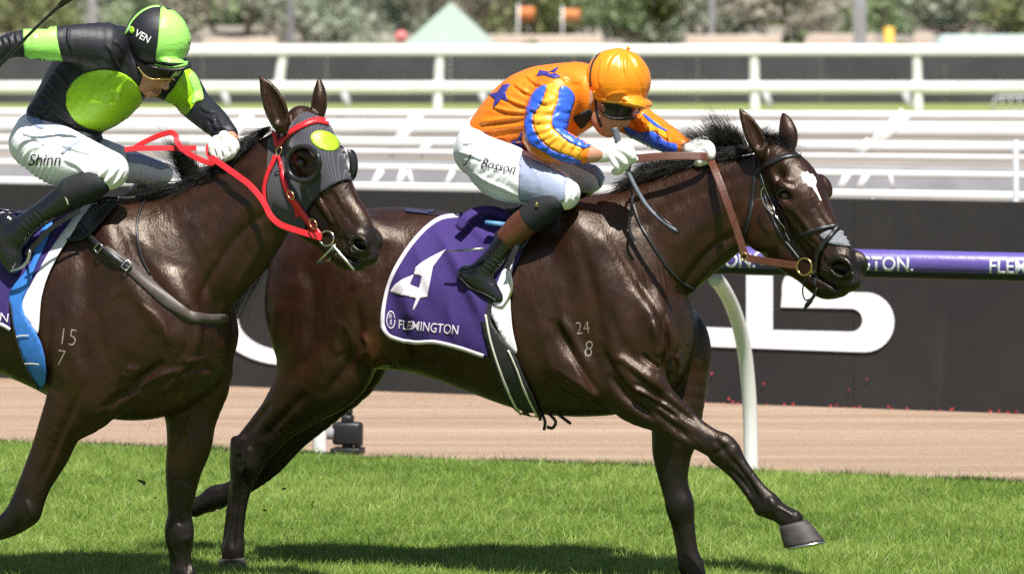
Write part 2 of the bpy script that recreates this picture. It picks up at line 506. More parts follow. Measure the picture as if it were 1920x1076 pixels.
def simple(name, col, rough=0.5, var=0.12, scale=40, bump=0.0, bscale=300, metal=0.0, spec=0.5, coat=0.0, sheen=0.0, stretch=None):
    """plain procedural material: base colour with fine uneven tone and relief"""
    t = NT(name); no = t.noise(scale, stretch=stretch)
    lo = tuple(c * (1 - var) for c in col); hi = tuple(min(1, c * (1 + var)) for c in col)
    r = t.ramp(no, 'Fac', [(0.3, lo), (0.7, hi)]); t.l(r, 'Color', t.b, 'Base Color')
    t.p(Roughness=rough, Metallic=metal, Specular_IOR_Level=spec, Coat_Weight=coat, Sheen_Weight=sheen)
    if bump > 0:
        n2 = t.noise(bscale, 3, stretch=stretch); t.bump(n2, 'Fac', bump, 0.6)
    return t.m

def coat_material(name):
    """short glossy horse coat; colour comes from the coat's own pattern stored on the skin"""
    t = NT(name)
    a = t.n('ShaderNodeAttribute', attribute_name='coat'); no = t.noise(9, 5, 0.6); n3 = t.noise(95, 4, 0.62, stretch=(1, 1, 0.3))
    mx = t.n('ShaderNodeMix', data_type='RGBA', blend_type='MULTIPLY')
    r = t.ramp(no, 'Fac', [(0.3, (0.6, 0.55, 0.55)), (0.7, (1.4, 1.4, 1.35))])
    mx.inputs[0].default_value = 1.0
    t.l(a, 'Color', mx, 6); t.l(r, 'Color', mx, 7); t.l(mx, 2, t.b, 'Base Color')
    rr = t.n('ShaderNodeMapRange'); rr.inputs['To Min'].default_value = 0.27; rr.inputs['To Max'].default_value = 0.54
    rr.inputs['From Min'].default_value = 0.3; rr.inputs['From Max'].default_value = 0.7
    n4 = t.noise(11, 9, 0.74, stretch=(1, 1, .5)); t.l(n4, 'Fac', rr, 'Value'); t.l(rr, 'Result', t.b, 'Roughness')
    t.p(Specular_IOR_Level=0.5, Sheen_Weight=0.0); t.b.inputs['Specular Tint'].default_value = (1, .87, .74, 1)
    # fine hair grain plus soft veins and skin unevenness
    n5 = t.noise(30, 4, 0.6, stretch=(1, 1, .55))
    add = t.n('ShaderNodeMath', operation='MULTIPLY_ADD'); add.inputs[1].default_value = 1.1
    t.l(n5, 'Fac', add, 0); t.l(n3, 'Fac', add, 2)
    t.bump(add, 'Value', 0.0031, 0.75)
    return t.m
M = {}
M['coat'] = coat_material('bay_coat')
M['hoof'] = simple('hoof_horn', (0.045, 0.038, 0.036), 0.55, 0.45, 22, 0.001, 200, stretch=(1, 1, 4))
M['steel'] = simple('bright_steel', (0.62, 0.6, 0.56), 0.22, 0.1, 60, metal=1.0)
M['brass'] = simple('brass', (0.7, 0.5, 0.2), 0.25, 0.1, 60, metal=1.0)
M['eye'] = simple('dark_eye', (0.012, 0.007, 0.004), 0.06, 0.2, 60, spec=0.8)
M['hair'] = simple('black_mane_hair', (0.012, 0.0095, 0.008), 0.42, 0.4, 60)
M['black_leather'] = simple('black_leather', (0.014, 0.0135, 0.014), 0.38, 0.3, 60, 0.0006, 500)
# ------------------------------------------------------------------ the racecourse
U = np.array([math.cos(TH), -math.sin(TH), 0.0]); NN = np.array([-math.sin(TH), -math.cos(TH), 0.0])
def gp(px, py, z=0.0):
    d = (CAM_H - z) * FPX / (py - HORIZON); return at(px, py, d)
def dir_of(slope, py):
    """heading of a level line that shows this slope at this photo row"""
    a = math.atan(slope * FPX / (py - HORIZON)); return np.array([math.cos(a), -math.sin(a), 0.0])
def sheet(name, pts, mat, kind='structure'):
    me = mesh_np(name, pts, [tuple(range(len(pts)))]); o = link(name, me, mat, None, False); tag(o, kind=kind); return o

t = NT('pale_infield_sand'); no = t.noise(0.35, 6); n2 = t.noise(6, 4)
r = t.ramp(no, 'Fac', [(0.35, (0.20, 0.175, 0.145)), (0.65, (0.30, 0.26, 0.22))]); t.l(r, 'Color', t.b, 'Base Color'); t.p(Roughness=0.9); M['infield'] = t.m
t = NT('harrowed_sand'); tc = t.n('ShaderNodeTexCoord'); mp = t.n('ShaderNodeMapping'); mp.inputs['Rotation'].default_value = (0, 0, TH); mp.inputs['Scale'].default_value = (0.12, 2.6, 1)
t.l(tc, 'Object', mp, 'Vector'); no = t.n('ShaderNodeTexNoise', Scale=1.3, Detail=6, Roughness=0.62); t.l(mp, 'Vector', no, 'Vector')
r = t.ramp(no, 'Fac', [(0.28, (0.36, 0.25, 0.18)), (0.52, (0.47, 0.345, 0.255)), (0.74, (0.57, 0.44, 0.335))])
n2 = t.noise(60, 5, 0.7); n3 = t.noise(7, 4, 0.6)
mx = t.n('ShaderNodeMix', data_type='RGBA', blend_type='MULTIPLY'); mx.inputs[0].default_value = 0.8
r2 = t.ramp(n2, 'Fac', [(0.3, (0.84, 0.82, 0.80)), (0.7, (1.14, 1.1, 1.06))]); t.l(r, 'Color', mx, 6); t.l(r2, 'Color', mx, 7); t.l(mx, 2, t.b, 'Base Color')
ad = t.n('ShaderNodeMath', operation='MULTIPLY_ADD'); ad.inputs[1].default_value = 2.5; t.l(no, 'Fac', ad, 0); t.l(n2, 'Fac', ad, 2)
t.bump(ad, 'Value', 0.03, 0.9); t.p(Roughness=0.95, Specular_IOR_Level=0.2); M['sand'] = t.m
t = NT('turf_soil'); no = t.noise(1.2, 5); r = t.ramp(no, 'Fac', [(0.3, (0.07, 0.12, 0.016)), (0.7, (0.11, 0.17, 0.025))]); t.l(r, 'Color', t.b, 'Base Color'); t.p(Roughness=1.0); M['soil'] = t.m
t = NT('far_turf'); no = t.noise(2.0, 5); r = t.ramp(no, 'Fac', [(0.3, (0.17, 0.22, 0.06)), (0.7, (0.25, 0.30, 0.09))]); t.l(r, 'Color', t.b, 'Base Color'); t.p(Roughness=1.0); M['far_turf'] = t.m

S_ = 900
sheet('ground', [(-S_, -60, -0.03), (S_, -60, -0.03), (S_, 2400, -0.03), (-S_, 2400, -0.03)], M['infield'])
edge = gp(960, 871); far_e = gp(1600, 740)
def line_sheet(name, a, b, z, mat, ext=60):
    A = np.array([a[0], a[1], z]); Bq = np.array([b[0], b[1], z]); return sheet(name, [A - U * ext, A + U * ext, Bq + U * ext, Bq - U * ext], mat)
line_sheet('dirt_track', edge - (-NN) * 0.3, far_e - NN * 0.3, -0.006, M['sand'])
line_sheet('turf_ground', edge + NN * 30, edge, 0.006, M['soil'])
fw = dir_of(0.0, 208)
sheet('far_turf_strip', [(-60, 90.0, 0.0), (60, 90.0, 0.0), (60, 118, 0.0), (-60, 118, 0.0)], M['far_turf'])

# turf: one sward of single blades, denser and finer further off
def sward():
    n = 1050000
    # area seen by the camera with a margin
    d = RNG.uniform(18.6, 26.5, n); hx = (960 + 420) / FPX
    x = RNG.uniform(-1, 1, n) * hx * d; P = np.stack([x, d, np.zeros(n)], 1)
    q = (P - edge) @ (-NN)                     # beyond the turf edge when positive
    wob = 0.05 * np.sin(x * 3.1) + 0.035 * np.sin(x * 11.3 + 1) + RNG.normal(0, 0.03, n)
    P = P[q < wob]; n = len(P)
    h = RNG.gamma(6, 0.0042, n) + 0.008; wd = RNG.uniform(0.0016, 0.0034, n)
    tuft = RNG.random(n) < .12; h = np.where(tuft, h * 1.3, h)
    patchy = 0.5 + 0.5 * np.sin(P[:, 0] * 1.7 + 0.6 * np.sin(P[:, 1] * 2.3)) * np.sin(P[:, 1] * 1.9 + 1.3 * np.sin(P[:, 0] * 0.9))
    h *= 0.8 + 0.35 * patchy
    a = RNG.uniform(0, 2 * np.pi, n); lean = RNG.normal(0, 0.6, n) + 0.15; la = RNG.uniform(0, 2 * np.pi, n)
    side = np.stack([np.cos(a), np.sin(a), np.zeros(n)], 1) * wd[:, None]
    ln = np.stack([np.cos(la) * lean, np.sin(la) * lean, np.ones(n)], 1)
    m1 = P + ln * (h * 0.55)[:, None]; tip = P + np.stack([ln[:, 0] * 1.7, ln[:, 1] * 1.7, ln[:, 2]], 1) * h[:, None]
    V = np.concatenate([P - side, P + side, tip]); V[:, 2] += 0.004
    i = np.arange(n); F = np.stack([i, i + n, i + 2 * n], 1)
    me = mesh_np('turf', V, F)
    kx, ky = P[:, 0], P[:, 1]
    fine = np.sin(kx * 9.1 + 2 * np.sin(ky * 5.3)) * np.sin(ky * 13.7 + 2 * np.sin(kx * 6.1)) + .7 * np.sin(kx * 23 + ky * 7 + 2 * np.sin(ky * 17)) * np.sin(ky * 31 - kx * 9)
    tone = np.clip(RNG.normal(0.42, 0.2, n) + 0.35 * (patchy - 0.5) + .2 * fine + .18 * tuft, 0, 1); dry = (RNG.random(n) < 0.07) * RNG.uniform(0.4, 1, n)
    set_attr(me, 'tone', np.tile(tone, 3)); set_attr(me, 'dry', np.tile(dry, 3))
    t = NT('grass_blade'); a1 = t.n('ShaderNodeAttribute', attribute_name='tone'); a2 = t.n('ShaderNodeAttribute', attribute_name='dry')
    r = t.ramp(a1, 'Fac', [(0.0, (0.105, 0.20, 0.025)), (0.45, (0.24, 0.37, 0.06)), (1.0, (0.44, 0.56, 0.15))])
    mx = t.n('ShaderNodeMix', data_type='RGBA'); t.l(a2, 'Fac', mx, 0); t.l(r, 'Color', mx, 6); mx.inputs[7].default_value = (0.42, 0.38, 0.17, 1)
    t.l(mx, 2, t.b, 'Base Color'); t.p(Roughness=0.45, Specular_IOR_Level=0.4)
    tr = t.n('ShaderNodeBsdfTranslucent'); t.l(mx, 2, tr, 'Color'); ms = t.n('ShaderNodeMixShader'); ms.inputs[0].default_value = 0.38
    t.l(t.b, 'BSDF', ms, 1); t.l(tr, 'BSDF', ms, 2); t.l(ms, 'Shader', t.out, 'Surface')
    o = link('turf', me, t.m, None, False); tag(o, 'short bright green racecourse turf under the horses', 'turf', kind='stuff')
sward()

# ---- black hoarding with white letters -------------------------------
t = NT('black_hoarding_cloth'); no = t.noise(1.1, 6, 0.65); n2 = t.noise(40, 4); n3 = t.noise(3, 4, 0.6, stretch=(1, 1, 0.12))
r = t.ramp(no, 'Fac', [(0.3, (0.009, 0.009, 0.0105)), (0.7, (0.021, 0.020, 0.0195))])
mx = t.n('ShaderNodeMix', data_type='RGBA'); mr = t.n('ShaderNodeMapRange'); mr.inputs['From Min'].default_value = 0.55; mr.inputs['From Max'].default_value = 0.8; mr.inputs['To Max'].default_value = 0.35
t.l(n3, 'Fac', mr, 'Value'); t.l(mr, 'Result', mx, 0); t.l(r, 'Color', mx, 6); mx.inputs[7].default_value = (0.085, 0.075, 0.065, 1); t.l(mx, 2, t.b, 'Base Color')
t.bump(n2, 'Fac', 0.002, 0.5); t.p(Roughness=0.6); M['hoarding'] = t.m
M['white_paint'] = simple('white_rail_plastic', (0.80, 0.80, 0.77), 0.4, 0.06, 3)
M['inner_white'] = simple('weathered_white_rail', (0.70, 0.69, 0.67), 0.5, 0.1, 2)
M['letter_white'] = simple('white_print', (0.78, 0.78, 0.80), 0.55, 0.05, 5)
FB = gp(1600, 763)                                   # a point at the hoarding's foot
PLF = Plane(FB, TH)
f_h = PLF.P(1560, 373)[2]
fence = empty('trackside_hoarding', FB); tag(fence, 'long black trackside hoarding with large white letters behind the horses', 'hoarding')
s0 = -12.0
while s0 < 12:
    c = FB + U * (s0 + 1.2) - NN * 0.03
    mb = MB(); mb.box((c[0], c[1], f_h / 2 - 0.015), (2.3985, 0.05, f_h + 0.03), -TH, 0.002); mb.build('panel', M['hoarding'], fence, False)
    s0 += 2.4
def flat_letter(name, polys, pl, lat, mat, parent, sm_=False, thick=0.004):
    V = []; F = []
    for q in polys:
        v, f = fill2d(smooth_poly(q) if sm_ else q, 25); b = len(V)
        V += [pl.P(x, y, lat) for x, y in v]; F += [tuple(i + b for i in g) for g in f]
    G = []
    for f in F:
        a, b, c = V[f[0]], V[f[1]], V[f[2]]; G.append(f if np.cross(b - a, c - a) @ (CAMP - a) > 0 else tuple(reversed(f)))
    o = link(name, mesh_np(name, V, G), mat, parent, False)
    md = o.modifiers.new('thickness', 'SOLIDIFY'); md.thickness = thick; md.offset = -1
    return o
def arc(cx, cy, rx, ry, a0, a1, n=14): return [(cx + rx * math.cos(math.radians(a0 + (a1 - a0) * i / n)), cy + ry * math.sin(math.radians(a0 + (a1 - a0) * i / n))) for i in range(n + 1)]
flat_letter('letter', [[(1399, 478), (1449, 480), (1449, 617.5), (1399, 616)]], PLF, 0.006, M['letter_white'], fence)
sh = [(1150, 606), (1399, 616), (1449, 618.3)] + [(1590, 621.5)] + arc(1596, 600, 21, 21.5, 90, -90, 10) + [(1464, 576), (1466, 555)] + arc(1508, 540, 42, 42, 175, 270, 8) + [(1600, 501), (1600, 548)] + arc(1622, 604, 55, 56, -90, 90, 16) + [(1600, 659.5), (1325, 649.5), (1150, 643)]
flat_letter('letter', [sh], PLF, 0.006, M['letter_white'], fence)
ring = arc(545, 598, 140, 87, 180, 20, 22) + list(reversed(arc(545, 598, 98, 60, 180, 20, 22)))
flat_letter('letter', [ring], PLF, 0.006, M['letter_white'], fence)

# ---- running rail: purple padded pipe on white goose-neck posts --------
M['purple_pad'] = simple('purple_rail_cover', (0.105, 0.075, 0.30), 0.38, 0.08, 4, 0.003, 25)
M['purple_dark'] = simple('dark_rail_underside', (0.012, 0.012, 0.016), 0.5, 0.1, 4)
postb = gp(1408, 884); OVER = 0.62
RPL = Plane(postb + NN * OVER, TH); RPL.a[2] = 0
rz = RPL.P(1700, 493)[2]
rail = empty('running_rail', postb); tag(rail, 'purple padded running rail lettered in white on curved white posts', 'rail')
A = RPL.P(1700, 493)
RR = 0.062
mb = MB(); mb.tube([A - U * 9, A + U * 6], RR, 24); mb.build('padded_rail', M['purple_pad'], rail)
mb = MB(); mb.tube([A - U * 9 + np.array([0, 0, -0.034]) + NN * 0.004, A + U * 6 + np.array([0, 0, -0.034]) + NN * 0.004], 0.0435, 16); mb.build('underside_strip', M['purple_dark'], rail)  # dark strip paints in the shade along the pipe's lower half
rm = MB(); rm.tube([A - U * 9, A + U * 6], RR, 32); rail_bvh = bvh_of(np.array([tuple(v) for v in rm.V]), rm.F)
for x0 in (1204, 1500, 1853):
    V2, F2 = text2d('FLEMINGTON.', 36, x0, 506 + (x0 - 1600) * 0.022, rot=1.2, xs=0.92, maxlen=8, bold=0.012)
    lay('rail_lettering', V2, F2, rail_bvh, 0.0025, M['letter_white'], rail, 0.001)
em = arc(1432, 483, 19, 14, 0, 350, 20) + list(reversed(arc(1432, 483, 14, 10, 0, 350, 20)))
V2, F2 = fill2d(em, 6); lay('rail_emblem', V2, F2, rail_bvh, 0.0025, M['letter_white'], rail, 0.001)
for k in range(-3, 3):
    bq = postb + U * (k * 2.39) ; pts = []
    for tt, zz, ov in ((0, -0.02, 0), (.12, .14, .002), (.28, .34, .02), (.45, .56, .075), (.6, .72, .16), (.75, .85, .28), (.9, .95, .42), (1, 1.01, .545)):
        pts.append(bq + NN * ov + np.array([0, 0, zz]))
    mb = MB(); mb.tube(crom(np.array(pts), 3), 0.037, 14); mb.build('post', M['white_paint'], rail)

# ---- white rails of the inner tracks -----------------------------------
def plain_rail(label, px, py, d, slope, h, depth, posts, lean, group, ext=(9, 9), mat='inner_white', post_r=0.045, wide=None):
    p = at(px, py, d); dv = dir_of(slope, py); nv = np.array([dv[1], -dv[0], 0]); s = d / 20 * 1.15
    root = empty('inner_rail', (p[0], p[1], 0)); tag(root, label, 'rail', group)
    mb = MB(); mb.box(tuple(p), (ext[0] * 2 * s / 1.3, depth, h), math.atan2(dv[1], dv[0]), min(h, depth) * 0.3); mb.build('rail_bar', M[mat], root)
    for (tx, wpx) in posts:
        # a post drops from the rail, leaning back away from it
        t_ = ((tx - 960) / FPX * p[1] - p[0]) / (dv[0] - (tx - 960) / FPX * dv[1]); top = p + dv * t_
        pt = [top - nv * 0.0 + np.array([0, 0, -h * 0.3]), top + dv * lean * 0.45 + np.array([0, 0, -p[2] * 0.5]), top + dv * lean + np.array([0, 0, -p[2] - 0.03])]
        mb = MB(); mb.tube(crom(np.array(pt), 4), post_r if not wpx else wpx, 10); mb.build('post', M[mat], root)
    return root
G1 = 'white rails of the inner tracks'
plain_rail('lowest and nearest white inner rail, just above the black hoarding', 1640, 364.5, 33, .0155, .062, .10, [(905, 0), (1640, 0)], -.1, G1)
plain_rail('second white inner rail up from the black hoarding', 1640, 326, 36, .013, .05, .12, [(560, 0), (1200, 0)], -.13, G1)
plain_rail('third white inner rail up, in the shade', 1640, 294, 40, .010, .045, .14, [(650, 0), (1200, 0)], -.2, G1)
plain_rail('fourth white inner rail up from the black hoarding', 1640, 275, 42, .008, .09, .16, [(1200, .05)], -.13, G1)
plain_rail('broad white inner rail below the top one', 1640, 244, 48, .005, .16, .22, [(1260, .085)], -.42, G1)
plain_rail('topmost and farthest white inner rail below the grass strip', 1640, 216, 56, .003, .085, .25, [(640, 0), (1330, 0)], -.2, G1)
def brace(root_, x0, y0, x1, y1, w_, d):
    a, b = at(x0, y0, d), at(x1, y1, d); mb = MB(); mb.tube([a, (a + b) / 2, b], w_ / 2 / FPX * d, 12, flat=((0, 1, 0), .5)); mb.build('brace', M['inner_white'], root_)
rl = {o['label'].split(' ')[0]: o for o in bpy.data.objects if o.name.startswith('inner_rail')}
for row in ((1698, 212, 1617, 292, 24), (786, 211, 728, 291, 22), (470, 210, 410, 290, 20)): brace(rl['broad'], *row, 46.5)
for row in ((1632, 264, 1606, 292, 18), (806, 263, 786, 291, 16), (520, 262, 498, 290, 16)): brace(rl['fourth'], *row, 41.2)
for row in ((1592, 322, 1570, 360, 13), (1628, 322, 1606, 360, 13), (1668, 322, 1676, 360, 7), (716, 318, 694, 354, 13), (757, 318, 744, 354, 13), (766, 320, 776, 354, 8), (1480, 320, 1460, 358, 10), (850, 320, 832, 354, 10)): brace(rl['second'], *row, 35.2)
M['grey_wall'] = simple('grey_concrete_kerb', (0.26, 0.26, 0.28), 0.8, 0.15, 3)
p = gp(1640, 352); mbw = MB(); q_ = at(1640, 312, 37.5); dv = dir_of(.011, 310)
mbw.box((q_[0], q_[1], q_[2] / 2), (28, .1, q_[2]), math.atan2(dv[1], dv[0]), 0.02)  # plain grey box filling the grey band between the rails
o = mbw.build('concrete_barrier', M['grey_wall'], None); tag(o, 'low grey concrete barrier between the white inner rails', 'barrier')
# slim grey post standing on the hoarding side
b0 = at(1905, 372, 31); mb = MB(); mb.tube([(b0[0], b0[1], 0), (b0[0], b0[1], at(1905, 262, 31)[2])], 0.022, 10); mb.tube([(b0[0], b0[1], 0.0), (b0[0], b0[1], 0.05)], 0.05, 10)
o = mb.build('grey_post', simple('galvanised', (.42, .42, .43), .5, .1, 20), None); tag(o, 'slim grey metal post at the right edge above the hoarding', 'post')

# ---- two-bar fence, dark hoarding behind it ------------------------------
def far_fence():
    d = 91.8; root = empty('two_bar_fence', at(960, 208, d)); tag(root, 'white two-bar fence along the far grass strip', 'fence')
    for py, h in ((94.5, .2), (163, .19)):
        p = at(960, py, d); mb = MB(); mb.box(tuple(p), (34, .12, h), 0, .04); mb.build('rail_bar', M['white_paint'], root)
    for px, ln in ((-80, 0.2), (222, .2), (515, .16), (820, .05), (1120, 0), (1416, -.02), (1722, -.03), (2020, -.04)):
        b = at(px, 208, d); tp = at(px + ln * 100, 100, d)
        mb = MB(); mb.tube(crom(np.array([b - [0, 0, .03], (b * .6 + tp * .4) + [ln * -.25 * 0, 0.07, 0], tp + [0, .07, 0]]), 4), 0.092, 12); mb.build('post', M['white_paint'], root)
far_fence()
M['far_black'] = simple('dark_far_hoarding', (0.045, 0.044, 0.05), 0.8, 0.25, 1.2)
hb = at(960, 196, 96.6); root = empty('far_hoarding', (hb[0], hb[1], 0)); tag(root, 'dark grey hoarding behind the two-bar fence', 'hoarding')
for k in range(-7, 8):
    h = at(960, 101, 97)[2]; mb = MB(); mb.box((hb[0] + k * 2.5, 97 + 0.0, h / 2), (2.49, .06, h), 0, .01); mb.build('panel', M['far_black'], root, False)
root = empty('low_rail', at(960, 207, 95)); tag(root, 'low pale rail on slanted stakes beneath the two-bar fence', 'rail')
mb = MB(); q_ = at(960, 172, 95); mb.box(tuple(q_), (34, .06, .07), 0, .02); mb.build('rail_bar', M['white_paint'], root)
for px in (-60, 195, 425, 650, 908, 1170, 1440, 1702, 1960):
    a_ = at(px - 6, 172, 95); b_ = at(px + 6, 207, 95); mb = MB(); mb.tube([a_, b_ - [0, 0, .03]], .07, 10); mb.build('stake', simple('pale_stake', (.45, .44, .46), .6) if px == -60 else bpy.data.materials['pale_stake'], root)
# crowd barrier
def crowd_barrier():
    d = 90.5; root = empty('crowd_barrier', at(1900, 212, d)); tag(root, 'grey metal crowd barrier standing on the far grass at right', 'barrier'); g = simple('galvanised_tube', (.5, .5, .52), .45, .1, 20)
    x0, x1, y0, y1 = 1862, 2010, 182, 213
    fr = [at(x0 - 3, y1, d), at(x0, y0 + 12, d), at(x0 + 5, y0 + 3, d), at(x0 + 14, y0, d), at(x1 - 14, y0, d), at(x1 - 5, y0 + 3, d), at(x1, y0 + 12, d), at(x1 + 3, y1, d)]
    mb = MB(); mb.tube(fr, .022, 8); mb.build('frame', g, root)
    mb = MB(); mb.tube([at(x0, y1 - 5, d), at(x1, y1 - 5, d)], .016, 8); mb.build('lower_bar', g, root)
    for k in range(1, 9):
        xx = x0 + k * 16.5; mb = MB(); mb.tube([at(xx, y0 + 1, d), at(xx, y1 - 5, d)], .013, 6); mb.build('upright', g, root)
crowd_barrier()

# ---- remote camera by the rail ------------------------------------------
def remote_camera():
    d = 25.25; b = at(650, 846, d); root = empty('remote_camera', (b[0], b[1], 0)); tag(root, 'black remote camera with long lens on the sand beside the rail post', 'camera')
    g = simple('black_camera_body', (.014, .014, .016), .45, .2, 30, .001, 300); gl = simple('grey_lens_barrel', (.33, .33, .34), .5, .1, 30)
    rz_ = -math.radians(14)
    c = at(652, 812, d); mb = MB(); mb.box(tuple(c), (.155, .085, .12), rz_, .018); mb.box(tuple(c + [.0, 0, .075]), (.06, .07, .045), rz_, .014); mb.box(tuple(c + [.055, -.02, -.005]), (.045, .06, .13), rz_, .015); mb.build('camera_body', g, root)
    l0 = c + [-.07, -.0, .0]; dv = np.array([-1, .18, 0.02]); dv /= np.linalg.norm(dv)
    mb = MB(); mb.tube([l0, l0 + dv * .05, l0 + dv * .051, l0 + dv * .14], [.034, .034, .042, .044], 18); mb.build('lens_barrel', gl, root)
    mb = MB(); mb.tube([l0 + dv * .135, l0 + dv * .2], [.05, .054], 18); mb.build('lens_hood', g, root)
    mb = MB(); mb.box(tuple(c + [.008, 0, .125]), (.035, .03, .055), rz_, .008); mb.tube([c + [.008, 0, .15], c + [.006, 0, .225]], [.02, .015], 10); mb.build('radio_trigger', g, root)
    mb = MB(); mb.box((c[0], c[1], .012), (.16, .12, .03), rz_, .005); mb.tube([(c[0], c[1], .02), (c[0], c[1], c[2] - .05)], .03, 10); mb.build('floor_plate', g, root)
remote_camera()

# ---- red petals blown against the hoarding --------------------------------
def petals():
    mb = MB()
    for k in range(34):
        px = RNG.uniform(1300, 1930); onwall = RNG.random() < .2
        if onwall: p = PLF.P(px, RNG.uniform(690, 756), 0.012)
        else: p = PLF.P(px, 763 + (px - 1600) * .036, RNG.uniform(.02, .16)); p[2] = 0.012
        r_ = RNG.uniform(.006, .013); a = RNG.uniform(0, 6.28); tl = RNG.uniform(-.8, .8)
        e1 = np.array([math.cos(a), math.sin(a) * .4, math.sin(a)]) * r_; e2 = np.array([-math.sin(a), .5 * tl, math.cos(a)]) * r_ * .7
        V = [p - e1, p - e2 * .8 + [0, -.004, .003], p + e1, p + e2]; mb.add(V, [(0, 1, 2), (0, 2, 3)])
    o = mb.build('petals', simple('red_petal', (.32, .02, .025), .7, .3, 50), None, False); tag(o, 'scattered red petals at the foot of the black hoarding', 'petals', kind='stuff')
petals()

# ---- bits of turf kicked up behind the hooves --------------------------------
def clods():
    mb = MB(); rg = np.random.default_rng(21)
    for k in range(46):
        px, py = (rg.normal(330, 45), rg.normal(905, 48)) if k < 30 else (rg.normal(560, 60), rg.normal(960, 35)); p = at(px, min(py, 1010), 19.9 + rg.uniform(-.2, .5)); r_ = rg.uniform(.002, .007)
        V = [p + rg.normal(0, r_, 3) * [1.6, 1, 1.2] for _ in range(4)]; mb.add(V, [(0, 1, 2), (0, 2, 3), (0, 3, 1), (1, 3, 2)])
    o = mb.build('turf_clods', simple('kicked_turf', (.11, .12, .03), .9, .5, 80), None, False); tag(o, 'small bits of turf and soil kicked up behind the hooves', 'turf bits', kind='stuff')
clods()
# ------------------------------------------------------------------ trees and things beyond the course
def leaf_mat(name, lo, hi):
    t = NT(name); a = t.n('ShaderNodeAttribute', attribute_name='tone'); r = t.ramp(a, 'Fac', [(0, lo), (1, hi)]); t.l(r, 'Color', t.b, 'Base Color'); t.p(Roughness=0.6)
    tr = t.n('ShaderNodeBsdfTranslucent'); t.l(r, 'Color', tr, 'Color'); ms = t.n('ShaderNodeMixShader'); ms.inputs[0].default_value = 0.5
    t.l(t.b, 'BSDF', ms, 1); t.l(tr, 'BSDF', ms, 2); t.l(ms, 'Shader', t.out, 'Surface'); return t.m
LM = [leaf_mat('olive_leaf', (.24, .28, .11), (.38, .42, .19)), leaf_mat('grey_green_leaf', (.36, .41, .31), (.52, .57, .44)), leaf_mat('mid_green_leaf', (.28, .37, .19), (.44, .54, .30)), leaf_mat('brown_green_leaf', (.38, .36, .29), (.52, .49, .40))]  # leaf colours lightened to paint in distance haze
BARK = simple('bark', (.12, .09, .07), .9, .3, 8)
def tree(px, py, d, w, h, mat, label, nleaf=1500, leaf=.22, trunk=0.35, clump=9, name='tree', grp='trees beyond the course'):
    """px,py: foot in the photo; w,h: crown width and whole height in metres"""
    b = at(px, py, d); b[2] = 0.0
    root = empty(name, tuple(b)); tag(root, label, 'tree' if name == 'tree' else 'bush', grp)
    rg = np.random.default_rng(int(abs(px * 7 + d))); th = h * trunk
    mb = MB(); mb.tube([b + [0, 0, -.05], b + [w * .01, 0, th * .6], b + [w * .03, 0, th * 1.3]], [.05 * w, .035 * w, .018 * w], 8)
    for k in range(5):
        a = k * 1.3; mb.tube([b + [0, 0, th * .7], b + [math.cos(a) * w * .18, math.sin(a) * w * .18, th * 1.15], b + [math.cos(a) * w * .33, math.sin(a) * w * .33, th + h * .22]], [.02 * w, .014 * w, .006 * w], 6)
    mb.build('trunk', BARK, root)
    cc = []
    for k in range(clump):
        a = rg.uniform(0, 6.28); rr = rg.uniform(0, 1) ** .5 * w * .36; zz = rg.uniform(th * .8, h * .92)
        cc.append((rr * math.cos(a), rr * math.sin(a), zz, rg.uniform(.16, .3) * w))
    cc = np.array(cc); ci = rg.integers(0, clump, nleaf)
    v = rg.normal(size=(nleaf, 3)); v /= np.linalg.norm(v, axis=1)[:, None]; rad = rg.random(nleaf) ** .4
    C = cc[ci, :3] + v * (cc[ci, 3] * rad)[:, None] * np.array([1, 1, .75]); C[:, 2] = np.maximum(C[:, 2], .05)
    e1 = rg.normal(size=(nleaf, 3)); e1 /= np.linalg.norm(e1, axis=1)[:, None]; e2 = np.cross(e1, rg.normal(size=(nleaf, 3))); e2 /= np.linalg.norm(e2, axis=1)[:, None]
    s = leaf * rg.uniform(.5, 1.2, nleaf)[:, None]
    V = np.concatenate([C - e1 * s, C - e2 * s * .5, C + e1 * s, C + e2 * s * .5]) + b
    i = np.arange(nleaf); F = np.stack([i, i + nleaf, i + 2 * nleaf, i + 3 * nleaf], 1)
    me = mesh_np('crown', V, F); tone = np.clip(rg.normal(.5, .28, nleaf) + (ci % 3 - 1) * .12, 0, 1); set_attr(me, 'tone', np.tile(tone, 4))
    link('crown', me, mat, root, False)
rg = np.random.default_rng(5)
desc = ['behind the left rider', 'left of the pale tent', 'right of the pale tent', 'at centre right', 'at far right']
ND = ['first', 'second', 'third', 'fourth', 'fifth', 'sixth', 'seventh', 'eighth', 'ninth', 'tenth', 'eleventh', 'twelfth', 'thirteenth', 'fourteenth', 'fifteenth', 'sixteenth']
for i, px in enumerate(np.linspace(-140, 2060, 16)):
    d = 190 + (i * 37) % 45; m = [2, 0, 1, 2, 3, 1, 1, 3, 0, 2, 1, 3, 2, 1, 0, 2][i]
    tree(px + rg.uniform(-20, 20), 70, d, rg.uniform(5.2, 6.6), rg.uniform(6, 8.5), LM[m], f'blurred far tree, {ND[i]} from the left in the front row along the top edge', 3200, .24, .03, 20, grp='front row of far trees')
for i, px in enumerate(np.linspace(-250, 2170, 14)):
    tree(px + rg.uniform(-20, 20), 60, 262 + (i * 23) % 20, 11, rg.uniform(9, 12), LM[(i * 7 + 1) % 4], f'hazy tree in the back row behind the front trees, {ND[i]} from the left', 2600, .45, .02, 22, grp='back row of far trees')
tree(75, 74, 150, 3.4, 4.6, LM[0], 'yellowish green tree above the left rider\'s sleeve', 1600, .16, .25, 10)
